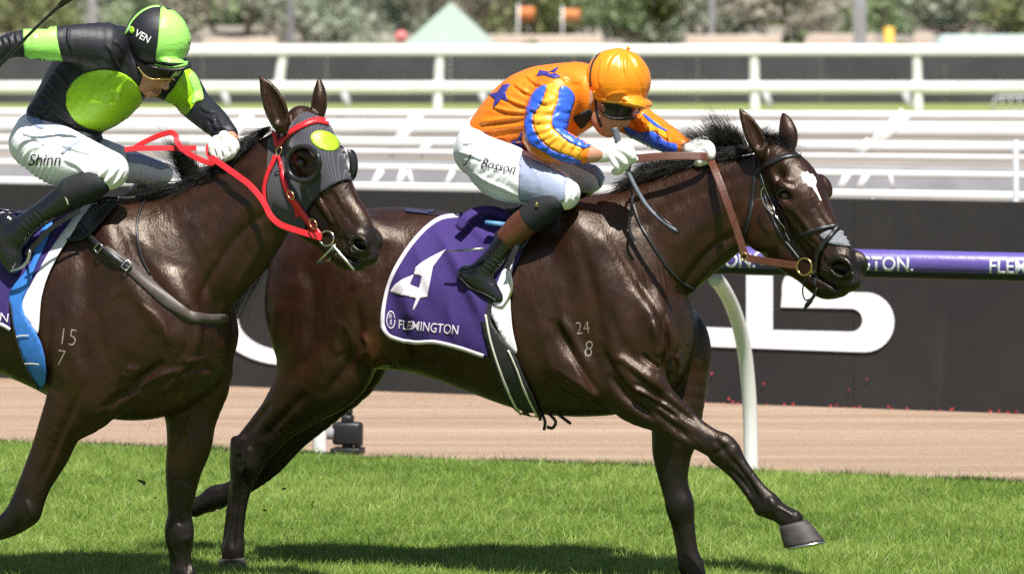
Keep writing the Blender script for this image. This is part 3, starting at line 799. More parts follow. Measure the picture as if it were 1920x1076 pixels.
tree(1207, 95, 118, 2.0, 3.6, leaf_mat('dark_olive_leaf', (.035, .05, .008), (.12, .14, .025)), 'dense olive tree standing closest, above the orange cap\'s right', 2600, .085, .12, 14, grp=None)
tree(1487, 84, 140, .85, 1.15, LM[2], 'small round green bush before the beige wall, right of centre', 900, .06, .1, 7, 'bush', 'bushes along the beige wall')
tree(985, 86, 140, .7, .8, LM[0], 'small olive bush right of the pale tent', 600, .06, .1, 6, 'bush', 'bushes along the beige wall')
tree(1680, 84, 138, .8, .7, LM[0], 'low olive bush beside the yellow drum', 600, .06, .1, 6, 'bush', 'bushes along the beige wall')
# marquee
def marquee():
    d = 106; a = at(845, 4, d); e = at(845, 100, d)[2]; root = empty('marquee', (a[0], d, 0)); tag(root, 'pale green pointed marquee roof left of centre', 'tent')
    c = simple('pale_green_canvas', (.29, .36, .31), .8, .05, 2); wv = simple('white_canvas_wall', (.6, .66, .6), .8, .05, 2)
    hw = (940 - 750) / 2 / FPX * d * 1.1; V = [(a[0] - hw, d - hw, e), (a[0] + hw, d - hw, e), (a[0] + hw, d + hw, e), (a[0] - hw, d + hw, e), (a[0], d, a[2])]
    link('roof', mesh_np('roof', V, [(0, 1, 4), (1, 2, 4), (2, 3, 4), (3, 0, 4)]), c, root, False)
    for k in range(4):
        p, q = np.array(V[k]), np.array(V[(k + 1) % 4]); p = p * .99 + np.array([a[0], d, e]) * .01; q = q * .99 + np.array([a[0], d, e]) * .01
        link('wall', mesh_np('wall', [(p[0], p[1], 0), (q[0], q[1], 0), (q[0], q[1], e), (p[0], p[1], e)], [(0, 1, 2, 3)]), wv, root, False)
        mb = MB(); mb.tube([(V[k][0], V[k][1], 0), (V[k][0], V[k][1], e)], .03, 8); mb.build('pole', M['white_paint'], root)
marquee()
# light poles
for px, d, r_, lb, col in ((171, 150, .17, 'pale lamp pole behind the left rider\'s back', (.84, .85, .88)), (545, 160, .12, 'slim grey lamp pole left of the pale tent', (.55, .57, .6)), (1612, 140, .2, 'thick pale blue lamp pole at the right', (.84, .87, .92)), (1335, 170, .12, 'slim pale pole right of the olive tree', (.75, .76, .78))):
    b = at(px, 90, d); root = empty('lamp_pole', (b[0], b[1], 0)); tag(root, lb, 'pole', 'tall poles beyond the course'); m_ = simple('pole_paint_%d' % px, col, .5, .06, 4)
    mb = MB(); mb.tube([(b[0], d, -.03), (b[0], d, 4.5), (b[0], d, 9)], [r_, r_ * .9, r_ * .6], 14); mb.build('shaft', m_, root)
    mb = MB(); mb.tube([(b[0], d, 0), (b[0], d, .25)], r_ * 1.5, 14); mb.build('base', m_, root); mb = MB(); mb.box((b[0], d, 9.1), (1.4, .5, .3), 0, .08); mb.build('lamp_head', m_, root)
# beige wall
wl = simple('beige_render', (.56, .46, .38), .85, .08, 1.0); root = empty('beige_wall', at(1300, 90, 150)); tag(root, 'low beige wall along the foot of the far trees', 'wall')
for x0, x1, y0 in ((380, 520, 72), (905, 1130, 66), (1285, 1465, 66), (1508, 1640, 64), (1712, 1750, 64)):
    a_, b_ = at(x0, y0, 150), at(x1, y0, 150); mb = MB(); mb.box(((a_[0] + b_[0]) / 2, 150, a_[2] / 2), (b_[0] - a_[0], .3, a_[2]), 0, .03); mb.build('wall_section', wl, root, False)
# orange banners
def banner(px, py, d, w, h, label, col):
    a = at(px, py, d); root = empty('banner_flag', (a[0], d, 0)); tag(root, label, 'banner', 'orange banners by the far trees')
    n = 6; V = []; F = []
    for i in range(n + 1):
        for j in range(2): V.append((a[0] - w / 2 + w * i / n, d + .06 * math.sin(i * 1.3), a[2] - h / 2 + h * j))
    for i in range(n): F.append((i * 2, i * 2 + 2, i * 2 + 3, i * 2 + 1))
    o = link('cloth', mesh_np('cloth', V, F), simple('banner_%d' % px, col, .7, .1, 4), root); md = o.modifiers.new('t', 'SOLIDIFY'); md.thickness = .01
    mb = MB(); mb.tube([(a[0] - w / 2 - .02, d, 0), (a[0] - w / 2 - .02, d, a[2] + h / 2 + .1)], .03, 8); mb.build('pole', M['white_paint'], root)
banner(988, 27, 165, .55, .5, 'blurred orange banner just right of the pale tent', (.5, .17, .05)); banner(1072, 30, 165, .6, .45, 'blurred orange banner left of the olive tree', (.5, .19, .06))
# small round pink sign and yellow drum
b = at(752, 69, 120); root = empty('round_sign', (b[0], 120, 0)); tag(root, 'small round pink sign beside the pale tent', 'sign')
mb = MB(); mb.tube([(b[0], 119.97, b[2]), (b[0], 120.03, b[2])], .15, 20); mb.build('disc', simple('pink_disc', (.72, .2, .2), .6), root); mb = MB(); mb.tube([(b[0], 120.05, 0), (b[0], 120.05, b[2])], .025, 8); mb.build('post', M['white_paint'], root)
b = at(1667, 66, 136); mb = MB(); mb.tube([(b[0], 136, -.02), (b[0], 136, .1), (b[0], 136, .11), (b[0], 136, b[2] + .2), (b[0], 136, b[2] + .22)], [.16, .16, .15, .15, .12], 16); o = mb.build('yellow_drum', simple('yellow_plastic', (.72, .42, .05), .5), None); tag(o, 'small yellow drum before the far trees at right', 'drum')
# long pale roof at far right
a_ = at(1765, 70, 145); root = empty('long_shed', (a_[0] + 4, 146, 0)); tag(root, 'long low shed with pale green roof at the right edge', 'shed')
mb = MB(); mb.box((a_[0] + 4, 147, a_[2] * .5 - .1), (7.6, 2.6, a_[2] - .2)); mb.build('wall', wl, root, False)
V = [(a_[0], 145.5, a_[2] - .2), (a_[0] + 8, 145.5, a_[2] - .2), (a_[0] + 8, 148.5, a_[2] - .2), (a_[0], 148.5, a_[2] - .2), (a_[0] + .2, 147, a_[2] + .05), (a_[0] + 7.8, 147, a_[2] + .05)]
link('roof', mesh_np('roof', V, [(0, 1, 5, 4), (2, 3, 4, 5), (0, 4, 3), (1, 2, 5), (3, 2, 1, 0)]), simple('pale_green_iron', (.45, .55, .5), .6, .05, 2), root, False)
# ------------------------------------------------------------------ horses
PL1 = Plane(at(700, 538, 20.0), TH)              # bay horse in the lead
PL2 = Plane(at(300, 538, 19.3), TH)              # hooded horse, nearer lane
for _p in (PL1, PL2): _p.a[2] = 0.0
def head_plane(pl, px, py, yaw): return Plane(pl.P(px, py), math.radians(yaw))
HP1 = head_plane(PL1, 1415, 345, 40); HP2 = head_plane(PL2, 528, 300, 40)

def ear(B, hp, base, tip, lat, wid, k=0.012, out=0.0):
    """a leaf-shaped, cupped ear"""
    bx, by = base; tx, ty = tip
    st = []
    for t, w_ in ((0, .62), (.22, .95), (.45, 1.0), (.7, .72), (.88, .36), (1.0, .08)):
        bow = math.sin(t * math.pi) * 3
        st.append((bx + (tx - bx) * t + bow, by + (ty - by) * t, lat + out * t, wid * w_, 0.026 * w_ + 0.004))
    B.tube(st, k, pl=hp, sub=3)
    # hollow of the ear, opening outwards and forward
    sg = 1 if lat > 0 else -1
    st2 = [(x + 3, y, l + 0.016 * sg, r * 0.62, rl * 0.62) for (x, y, l, r, rl) in st[1:-1]]
    B.tube(st2, 0.006, '-', pl=hp, sub=3)

def build_horse_skin(B, d):
    B.loft(d['torso'])
    # croup, loin and rib masses
    for e in d['masses']: B.ell(*e[:7], k=e[7] if len(e) > 7 else 0.06)
    B.tube(d['neck'], 0.07)
    for st in d['legs']: B.tube(st, 0.035 if len(st) > 4 else 0.010)
    for e in d['muscles']:
        B.ell(*e[:7], k=e[7] if len(e) > 7 else 0.03)
    for e in d['grooves']:
        B.ell(*e[:7], k=e[7] if len(e) > 7 else 0.03, op='-')
    for st in d.get('cords', []): B.tube(st, 0.018)
    for st in d.get('cuts', []): B.tube(st, 0.025, '-')
    hp = d['hp']
    B.tube(d['skull'], 0.03, pl=hp); B.tube(d['jaw'], 0.03, pl=hp)
    for e in d['face']: B.ell(*e[:7], k=e[7] if len(e) > 7 else 0.02, pl=hp)
    for e in d['facecut']: B.ell(*e[:7], k=e[7] if len(e) > 7 else 0.012, op='-', pl=hp)
    for st in d.get('facetube', []): B.tube(st, 0.012, pl=hp)
    for st in d.get('facegroove', []): B.tube(st, 0.008, '-', pl=hp)
    for (b, t, lat, wd, out) in d['ears']: ear(B, hp, b, t, lat, wd, out=out)
    return B.S.mesh(smooth=4, relax=0.5)

def both(px, py, lat, *r):
    """an ellipsoid on either side of the median plane: the far one sits where the same body point projects"""
    return [(px, py, lat, *r)]

H1 = dict(hp=HP1,
  torso=[(520,470,600,.10),(545,440,640,.17),(590,415,665,.23),(640,400,680,.26),(700,390,690,.275),(768,390,695,.275),(830,397,712,.28),(900,403,738,.285),(960,400,760,.29),(1010,392,774,.29),(1060,382,779,.28),(1110,374,780,.26),(1160,380,776,.24),(1200,402,764,.23),(1240,442,745,.21),(1268,490,715,.18),(1284,545,680,.12),(1292,590,640,.05)],
  masses=[(1110,470,.12, 95,.13,55, 62),(1150,470,-.12, 95,.13,55, 62),(650,470,.12, 90,.13,70, 10),(690,470,-.12, 90,.13,70, 10)],
  neck=[(1425,348,0,60,.07),(1392,370,0,76,.075),(1340,394,0,91,.082),(1280,427,0,105,.10),(1210,467,0,120,.135),(1140,505,0,130,.18)],
  legs=[
   # near hind, on the ground
   [(600,510,.10,100,.14),(605,590,.13,110,.135),(612,665,.15,100,.12),(577,725,.15,68,.095),(532,775,.14,46,.07),(495,815,.13,39,.052),(466,852,.13,36,.048),(456,890,.13,26,.038),(449,940,.13,16.5,.026),(443,995,.13,15.5,.026),(438,1028,.13,22,.034),(436,1046,.13,21,.034)],
   [(444,884,.125,8,.016),(436,930,.125,8.5,.014),(428,990,.125,8.5,.014),(424,1030,.125,10,.018)],
   # far hind, lifted behind
   [(650,560,-.12,100,.13),(650,660,-.13,85,.11),(600,745,-.13,55,.075),(545,810,-.13,38,.05),(500,862,-.13,34,.045),(462,903,-.13,22,.032),(430,922,-.13,19,.028),(404,933,-.13,24,.033),(382,944,-.13,18,.03),(366,950,-.13,19,.032)],
   # near fore, reaching
   [(1160,672,.17,85,.085),(1195,732,.18,62,.075),(1245,772,.17,41,.055),(1297,806,.16,28,.043),(1330,827,.16,26,.04),(1358,842,.16,28,.043),(1382,866,.16,17.5,.03),(1405,894,.16,13.5,.025),(1427,924,.16,16,.027),(1441,946,.16,24,.034),(1462,961,.16,19,.031),(1484,976,.16,23,.037)],
   [(1340,858,.158,10,.018),(1371,885,.158,8.5,.014),(1399,917,.158,9,.014),(1423,950,.158,11,.018)],
   # far fore, bearing weight
   [(1258,690,-.17,75,.09),(1268,770,-.16,52,.075),(1265,815,-.15,45,.06),(1260,850,-.15,38,.05),(1263,900,-.15,28,.042),(1275,945,-.15,25,.04),(1285,985,-.15,18.5,.03),(1292,1030,-.15,17,.028),(1297,1062,-.15,24,.035),(1306,1080,-.15,19,.03)],
   [(1258,950,-.15,9,.016),(1268,990,-.15,8,.013),(1277,1035,-.15,8.5,.014),(1284,1066,-.15,11,.018)],
  ],
  muscles=[
   (1222,620,.175, 70,.06,46, 72,.05),(1288,640,-.17, 64,.07,44, 78,.05),(1150,590,.205, 100,.055,52, 62,.06),
   (1190,702,.215, 60,.05,36, 25,.03),(1236,744,.185, 50,.038,19, 33,.02),(1222,772,.185, 56,.033,16, 30,.02),(1255,800,.175, 60,.03,12, 34,.015),
   (1352,836,.165, 20,.04,24, 38,.012),(1372,850,.16, 12,.036,18, 38,.012),(1428,954,.16, 11,.028,14, 30,.012),(1450,944,.165, 13,.03,11, 35,.012),(445,840,.135, 12,.022,24, -20,.02),(470,866,.14, 16,.038,28, 0,.03),(432,1040,.13, 9,.026,12, 0,.012),(1275,948,-.145, 20,.034,24, 0,.04),(692,640,.195, 50,.07,44, 60,.05),(560,560,.16, 60,.08,90, 5,.06),(600,640,.19, 60,.06,85, 10,.05),(660,560,.215, 75,.05,75, 40,.06),
   (700,440,.17, 60,.06,30, 20,.05),(1080,700,.235, 60,.05,36, 40,.05),
  ],
  grooves=[(1262,680,.115, 50,.03,9, 74,.04),(1112,715,.30, 60,.035,9, 74,.05),(738,600,.30, 60,.03,14, 80,.06)],
  cords=[
         [(1330,843,.17,6,.012),(1290,826,.185,9,.014),(1240,800,.19,12,.016)]],
  cuts=[[(1385,430,.096,5,.008),(1335,455,.112,6,.01),(1280,505,.14,6,.01)]],
  skull=[(1457,298,0,32,.065),(1486,334,0,43,.088),(1505,370,0,45,.098),(1524,415,0,45,.078),(1546,455,0,44,.06),(1566,490,0,44,.058),(1577,512,0,38,.052)],
  jaw=[(1442,420,0,54,.07),(1478,466,0,44,.058),(1512,502,0,31,.046),(1542,532,0,27,.045),(1560,541,0,20,.04)],
  face=[(1430,426,.058, 46,.03,48, 0,.022),(1466,428,-.052, 44,.03,44, 0,.035),(1474,350,.085, 25,.024,14, 40,.02),(1543,350,-.088, 26,.03,17, 55,.02),
        (1478,384,.085, 20,.02,10, 30,.02),(1576,502,.036, 26,.026,24, 40,.02),(1606,494,-.036, 26,.026,24, 40,.02),(1568,540,.0, 24,.04,14, 20,.02),(1598,528,.0, 18,.036,20, 60,.02)],
  facecut=[(1577,503,.054, 24,.038,14, 8,.008),(1616,495,-.062, 17,.022,10, 25,.008),(1472,367,.104, 15,.018,9, 30,.012),(1548,366,-.112, 12,.016,8, 50,.01),
           (1462,328,.08, 18,.012,11, 60,.02),(1498,448,.078, 34,.012,8, 52,.03)],
  facetube=[[(1474,398,.08,6,.012),(1500,430,.07,6,.012),(1522,460,.058,4,.01)],[(1537,395,-.08,6,.012),(1560,430,-.066,6,.012)],
            [(1560,492,.05,4,.008),(1572,484,.055,5,.009),(1588,490,.05,5,.009),(1597,504,.046,4,.008),(1588,516,.05,4,.008)]],
  facegroove=[[(1518,514,.05,3,.03),(1545,528,.052,3,.03),(1572,545,.05,3,.03),(1592,553,.03,3,.03)]],
  ears=[((1428,288),(1386,203),.07,18,.035),((1480,278),(1468,212),-.06,19,-.02)],
)
H2 = dict(hp=HP2,
  torso=[(-330,470,600,.10),(-300,440,640,.18),(-240,408,665,.25),(-170,395,672,.27),(-90,392,668,.275),(-30,396,677,.28),(30,400,704,.285),(90,396,732,.29),(140,388,758,.29),(190,379,778,.28),(240,374,787,.265),(290,382,785,.245),(330,402,772,.235),(365,437,752,.215),(392,482,725,.18),(408,535,690,.12),(416,580,650,.05)],
  masses=[(235,480,.12, 95,.13,55, 62),(275,480,-.12, 95,.13,55, 62),(-200,480,.12, 90,.13,70, 10),(-160,480,-.12, 90,.13,70, 10)],
  neck=[(538,300,0,58,.07),(506,342,0,80,.078),(452,400,0,101,.09),(398,447,0,117,.11),(340,492,0,126,.145),(285,525,0,132,.18)],
  legs=[
   [(-235,510,.10,100,.14),(-230,590,.13,110,.135),(-225,665,.15,100,.12),(-260,725,.15,68,.095),(-305,775,.14,46,.07),(-342,815,.13,39,.052),(-371,852,.13,36,.048),(-380,890,.13,26,.038),(-390,945,.13,19,.028),(-396,1010,.13,18,.028),(-398,1050,.13,22,.034),(-398,1072,.13,21,.034)],
   [(-190,560,-.12,100,.13),(-190,660,-.13,85,.11),(-240,745,-.13,55,.075),(-295,810,-.13,38,.05),(-340,862,-.13,34,.045),(-378,903,-.13,22,.032),(-410,922,-.13,19,.028),(-436,933,-.13,24,.033),(-458,944,-.13,18,.03),(-474,950,-.13,19,.032)],
   [(215,660,.17,95,.09),(160,738,.19,72,.08),(118,792,.19,46,.062),(94,848,.18,39,.05),(66,905,.18,32,.045),(46,953,.18,32,.044),(20,980,.18,25,.038),(-20,999,.18,18,.03),(-65,1011,.18,16,.028),(-95,1009,.18,22,.033),(-117,995,.18,18,.03)],
   [(362,700,-.15,80,.09),(358,780,-.14,52,.072),(355,830,-.13,45,.058),(344,880,-.13,36,.05),(339,930,-.13,28,.042),(337,965,-.13,23,.038),(336,1000,-.13,26,.042),(341,1030,-.13,19,.032),(344,1058,-.13,16,.028),(346,1078,-.13,23,.034),(351,1094,-.13,19,.03)],
   [(322,1012,-.13,9,.016),(324,1040,-.13,8,.013),(328,1064,-.13,9,.014),(332,1080,-.13,11,.018)],
  ],
  muscles=[
   (330,600,.175, 85,.06,50, 75,.06),(400,610,-.17, 72,.07,48, 75,.05),(235,600,.205, 100,.055,60, 85,.06),
   (165,700,.225, 75,.05,48, 75,.05),(325,706,.14, 60,.05,20, -22,.04),(275,742,.155, 50,.04,14, -30,.03),
   (130,640,.25, 40,.04,70, 10,.05),(337,996,-.125, 22,.035,30, 0,.04),(50,958,.19, 26,.036,24, 30,.03),
  ],
  grooves=[(250,728,.245, 62,.03,7, -34,.03)],
  cords=[],
  cuts=[[(505,400,.098,5,.008),(455,445,.122,6,.01),(400,510,.155,6,.01)]],
  skull=[(565,228,0,30,.065),(583,262,0,43,.088),(599,300,0,47,.098),(618,350,0,47,.08),(640,392,0,44,.062),(662,430,0,45,.058),(675,455,0,36,.052)],
  jaw=[(554,350,0,50,.07),(574,396,0,48,.062),(612,440,0,32,.047),(645,475,0,29,.045),(668,486,0,20,.04)],
  face=[(540,358,.057, 42,.03,44, 0,.024),(576,358,-.052, 42,.03,42, 0,.035),(567,288,.085, 25,.024,14, 40,.02),(632,286,-.088, 25,.028,16, 50,.02),
        (673,456,.036, 25,.025,22, 40,.02),(700,450,-.036, 23,.024,21, 40,.02),(668,490,.0, 24,.04,14, 15,.02),(692,480,.0, 18,.036,20, 70,.02)],
  facecut=[(673,458,.056, 15,.034,10, 25,.008),(710,452,-.062, 13,.022,9, 35,.008),(565,305,.104, 15,.018,9, 30,.012),(630,300,-.104, 15,.018,9, 30,.012),
           (602,396,.084, 30,.012,8, 55,.03)],
  facetube=[[(572,340,.08,6,.012),(598,378,.072,6,.012),(622,415,.058,4,.01)],[(660,450,.052,4,.008),(668,444,.055,4,.008),(682,448,.052,4,.008),(688,460,.048,4,.008)]],
  facegroove=[[(628,474,.05,3,.03),(652,484,.052,3,.03),(678,496,.05,3,.03),(700,497,.03,3,.03)]],
  ears=[((530,240),(488,143),.08,25,.035),((594,226),(598,146),-.06,16,-.02)],
)
def vnormals(W, F):
    N = np.zeros_like(W); a = np.cross(W[F[:, 2]] - W[F[:, 0]], W[F[:, 3]] - W[F[:, 1]])
    for k in range(4):
        for i in range(3): N[:, i] += np.bincount(F[:, k], a[:, i], len(W))
    return N / np.maximum(np.linalg.norm(N, axis=1), 1e-12)[:, None]
def seg_dist(x, y, path):
    P = crom(np.array(path, float), 5); best = np.full(len(x), 1e9)
    lo, hi = P.min(0) - 45, P.max(0) + 45; m = (x > lo[0]) & (x < hi[0]) & (y > lo[1]) & (y < hi[1]); xs, ys = x[m], y[m]; b = np.full(len(xs), 1e9); tt = np.zeros(len(xs))
    for i in range(len(P) - 1):
        d = P[i + 1] - P[i]; L = d @ d + 1e-9; t = np.clip(((xs - P[i, 0]) * d[0] + (ys - P[i, 1]) * d[1]) / L, 0, 1)
        q = np.hypot(xs - P[i, 0] - t * d[0], ys - P[i, 1] - t * d[1]); c = q < b; b[c] = q[c]; tt[c] = (i + t[c]) / (len(P) - 1)
    best[m] = b; T = np.zeros(len(x)); T[m] = tt; return best, T
def relief(W, F, lines):
    """muscle borders, tendons and veins worked into the skin on the near side; rows: path, width px, height mm"""
    N = vnormals(W, F)
    if np.mean(np.einsum('ij,ij->i', N, W - W.mean(0))) < 0: N = -N
    px = project(W); x, y = px[:, 0], px[:, 1]; see = np.clip(-(N[:, 1]) * 1.6, 0, 1); D = np.zeros(len(W))
    for row in lines:
        if callable(row): D += row(x, y, W) * see; continue
        path, wd, h = row; q, T = seg_dist(x, y, path)
        D += h * .0018 * np.exp(-(q / wd) ** 2) * np.clip(np.minimum(T, 1 - T) * 5, 0.0, 1) * see
    return W + N * D[:, None]

def coat_colours(Wp, pl, hp, d, leg_y, white=None):
    px = project(Wp); x, y = px[:, 0], px[:, 1]
    c = np.tile(np.array([[0.0215, 0.0070, 0.0030]]), (len(Wp), 1))
    z = Wp[:, 2]
    # black points: lower legs, muzzle, mane line, ear tips
    legs = 1 - sm(z, leg_y[0], leg_y[1])
    c = c * (1 - legs[:, None]) + np.array([[0.0062, 0.0046, 0.0042]]) * legs[:, None]
    mx, my, mr = d['muzzle']
    m = 1 - sm(np.hypot(x - mx, y - my), mr * 0.45, mr)
    c = c * (1 - m[:, None]) + np.array([[0.0095, 0.0072, 0.0068]]) * m[:, None]
    for (tx, ty, r, col) in d['tints']:  # local tints; the near-black ones paint shade into the nostril hollows
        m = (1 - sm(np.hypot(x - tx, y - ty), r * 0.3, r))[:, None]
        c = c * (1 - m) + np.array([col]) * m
    return c

def make_horse(name, d, pl, lo, hi, res, label):
    B = Body(pl, lo, hi, res)
    V, F = build_horse_skin(B, d)
    Wp = relief(B.S.W(V), F, d['relief'])
    base = pl.P(*d['foot']); root = empty(name, (base[0], base[1], 0.0))
    tag(root, label, 'horse')
    me = mesh_np(name + '_body', Wp, F)
    set_col(me, 'coat', coat_colours(Wp, pl, d['hp'], d, d['legz']))
    o = link('body', me, M['coat'], root)
    bvh = BVHTree.FromPolygons([Vector(p) for p in Wp], F.tolist())
    return root, o, bvh

def lumps(amp, scale, seed):
    rg = np.random.default_rng(seed); K = [(rg.uniform(.6, 1.7) / scale * 6.283, rg.uniform(0, 6.283), rg.uniform(0, 6.283)) for _ in range(9)]
    def f(x, y, W):
        s = 0
        for i, (k, a, ph) in enumerate(K): s = s + np.sin(k * (x * math.cos(a) + y * math.sin(a)) + ph + 1.3 * np.sin(.6 * k * (x * math.sin(a) - y * math.cos(a)) + i))
        return amp * s / 3.0
    return f
H1['relief'] = [ lumps(.00045, 60, 1),
 ([(1250,605),(1255,649),(1247,685),(1251,712)], 5, -11), ([(1203,663),(1222,680),(1240,690)], 4, -7), ([(1225,600),(1236,640),(1232,668)], 8, 5), ([(1185,726),(1214,740),(1238,754)], 4, 6), ([(1187,717),(1216,733),(1250,757)], 3, -5), ([(1200,740),(1235,760),(1275,786)], 4, -6), ([(1138,698),(1156,725),(1185,756),(1230,788)], 5, -7), ([(1150,672),(1172,676),(1200,700),(1232,728)], 8, 6), ([(1033,596),(1060,640),(1090,690),(1131,752)], 8, -9), ([(1048,590),(1080,640),(1112,700)], 9, 5),
 ([(1265,660),(1273,685),(1268,706)], 9, 8), ([(722,440),(690,490),(660,545)], 12, 5), ([(640,600),(626,640),(640,665)], 9, 4), ([(676,625),(690,645),(688,668)], 6, 6), ([(693,684),(720,676),(750,690)], 5, -6), ([(520,560),(512,640),(520,700)], 8, 4), ([(860,690),(900,715),(950,745)], 5, 3),
 ([(1335,850),(1350,846),(1362,832)], 5, -4), ([(1452,962),(1440,968),(1430,962)], 4, -4), ([(1455,948),(1470,956),(1490,968)], 4, 3),

 ([(1075,430),(1105,520),(1122,600),(1130,660)], 13, -6), ([(1105,415),(1165,500),(1220,600),(1240,650)], 16, 6), ([(1140,440),(1200,530),(1240,600),(1262,680)], 10, -6),
 ([(1122,640),(1150,700),(1195,755),(1230,790)], 9, -7), ([(1175,690),(1225,732),(1272,768),(1312,796)], 6, -6), ([(1190,735),(1240,782),(1300,824)], 6, -6), ([(1205,690),(1250,735),(1300,780)], 7, 4),
 ([(1130,560),(1165,640),(1200,690)], 12, -4), ([(1215,560),(1232,640),(1225,700)], 11, 5), ([(1246,690),(1240,640),(1250,580)], 7, -5),
 ([(1362,850),(1384,876),(1408,910),(1428,945)], 4.5, -6), ([(1350,860),(1372,884),(1398,918),(1418,948)], 4, 4), ([(1338,822),(1352,838),(1366,858)], 6, -4), ([(1440,930),(1452,948),(1446,964)], 6, 4),
 ([(452,890),(445,940),(438,1000),(436,1030)], 4.5, -6), ([(508,752),(476,794),(452,822)], 7, -7), ([(575,735),(525,788),(490,825)], 9, -5), ([(470,835),(462,860),(466,885)], 7, 5), ([(448,850),(452,880)], 5, -4),
 ([(665,560),(672,630),(650,690),(605,745)], 11, -7), ([(560,470),(590,560),(580,650),(540,720)], 14, -6), ([(720,610),(712,650),(690,690)], 10, 6), ([(775,590),(758,650),(775,690)], 12, -6), ([(690,410),(668,470),(690,530)], 14, -5), ([(620,420),(580,480),(545,560)], 16, 4),
 ([(1395,432),(1340,462),(1290,520),(1262,570)], 8, -6), ([(1405,320),(1330,352),(1240,400),(1180,440)], 12, -4), ([(1400,370),(1330,410),(1260,470)], 14, 3), ([(1380,455),(1325,505),(1290,560)], 7, 4),
 ([(1488,392),(1512,425),(1528,456)], 4, 4), ([(1478,404),(1506,444),(1524,478)], 5, -4), ([(1520,372),(1545,415),(1575,455)], 6, -3.5), ([(1500,400),(1525,440),(1548,478),(1556,492)], 3, 2.2), ([(1492,410),(1500,440),(1522,462)], 2.5, 2), ([(1440,350),(1452,390),(1450,430)], 7, -3.5), ([(1455,320),(1470,340),(1492,348)], 5, -3), ([(1545,485),(1556,508),(1552,530)], 5, -4), ([(1552,520),(1580,528),(1604,520)], 4, -4),
 ([(1000,560),(1020,640),(1040,720)], 10, 2), ([(1030,540),(1052,630),(1075,715)], 9, -2.5), ([(940,560),(960,640),(985,720)], 9, -2),
 ([(1040,690),(1080,715),(1120,745)], 3.5, 2.5), ([(1245,640),(1232,680),(1240,716)], 3, 2.5), ([(1262,800),(1290,815),(1322,838)], 2.5, 2), ([(640,600),(660,640),(650,680)], 3, 2), ([(560,800),(520,820),(500,850)], 3, 2),
 ripples(.0022, 9, 62, 1, (1225,525), 50)]
H2['relief'] = [ lumps(.00045, 60, 5),
 ([(308,676),(272,704),(240,731),(206,754)], 8, -5), ([(222,756),(252,740),(290,706),(320,697),(358,692)], 8, 5), ([(228,702),(240,704),(250,700)], 7, 4), ([(304,736),(318,718),(330,710)], 4, 6), ([(316,742),(332,724),(344,716)], 4, -7), ([(345,744),(360,724),(374,715),(388,728)], 4, 7), ([(346,682),(362,675),(382,672)], 5, 6), ([(340,700),(366,694),(398,690)], 4.5, -6), ([(355,762),(372,746),(392,742)], 5, -7), ([(190,600),(205,560),(240,540)], 9, 3), ([(96,600),(88,660),(96,720)], 9, -4),

 ([(190,410),(235,520),(300,610),(335,650)], 15, 6), ([(150,420),(160,540),(150,640),(165,700)], 14, -6), ([(215,400),(270,500),(330,580),(352,640)], 11, -6),
 ([(330,690),(362,684),(395,682)], 7, -3), ([(270,765),(335,728),(405,712)], 7, -4), ([(225,738),(270,716),(330,696)], 8, 5), ([(300,742),(350,716),(400,700)], 7, 5), ([(352,570),(356,630),(335,680)], 8, -6), ([(250,660),(240,700),(215,735)], 8, -4), ([(235,688),(250,694),(262,690)], 6, 5),
 ([(165,710),(125,790),(95,860),(70,920)], 8, -5), ([(140,780),(110,850),(84,910)], 5, 3), ([(45,935),(58,962),(48,985)], 6, 4),
 ([(366,765),(350,800),(356,830),(340,866),(345,905)], 3, 3), ([(385,800),(362,828),(350,850)], 2.6, 2.5), ([(372,775),(380,812),(366,850),(352,890)], 2.8, 2.5), ([(330,820),(340,855),(332,890)], 2.6, 2.2), ([(330,905),(350,915),(345,950),(330,965)], 2.6, 2.2), ([(338,800),(325,850),(325,900)], 7, -4),
 ([(328,968),(345,985),(350,1010)], 6, -4), ([(350,1010),(353,1040),(354,1075)], 4, -5), ([(330,1030),(334,1075)], 4, 3),
 ([(505,395),(450,440),(400,510),(372,570)], 8, -6), ([(500,300),(430,360),(340,410)], 13, -4), ([(495,360),(430,420),(370,480)], 15, 3.5), ([(500,440),(465,500),(430,560)], 8, 4),
 ([(572,334),(598,374),(618,408)], 4, 4), ([(566,345),(592,388),(614,424)], 5, -4), ([(612,350),(640,392),(668,430)], 6, -3.5), ([(600,370),(625,400),(645,436)], 3, 2.4), ([(625,352),(640,380),(650,410)], 2.6, 2), ([(640,440),(650,462),(646,482)], 5, -4), ([(648,478),(676,484),(700,476)], 4, -4),
 ([(110,560),(120,640),(125,710)], 10, -3), ([(250,560),(300,600),(320,650)], 3, 2), lumps(.0003, 40, 9)]
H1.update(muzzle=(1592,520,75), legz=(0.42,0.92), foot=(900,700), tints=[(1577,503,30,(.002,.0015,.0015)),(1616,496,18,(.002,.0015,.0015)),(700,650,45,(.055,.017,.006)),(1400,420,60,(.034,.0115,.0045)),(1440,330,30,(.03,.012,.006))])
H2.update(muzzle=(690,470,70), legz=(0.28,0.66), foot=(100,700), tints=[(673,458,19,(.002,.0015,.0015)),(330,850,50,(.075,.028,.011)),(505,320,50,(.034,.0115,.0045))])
horse1, skin1, bvh1 = make_horse('racehorse', H1, PL1, (-1.1,-.5,-.02), (2.4,.55,2.15), 0.0064,
    'dark bay racehorse with a white forehead star galloping under the orange silks')
horse2, skin2, bvh2 = make_horse('racehorse', H2, PL2, (-1.8,-.5,-.02), (1.25,.55,2.25), 0.0064,
    'dark brown racehorse in a black hood with red bridle at the left')
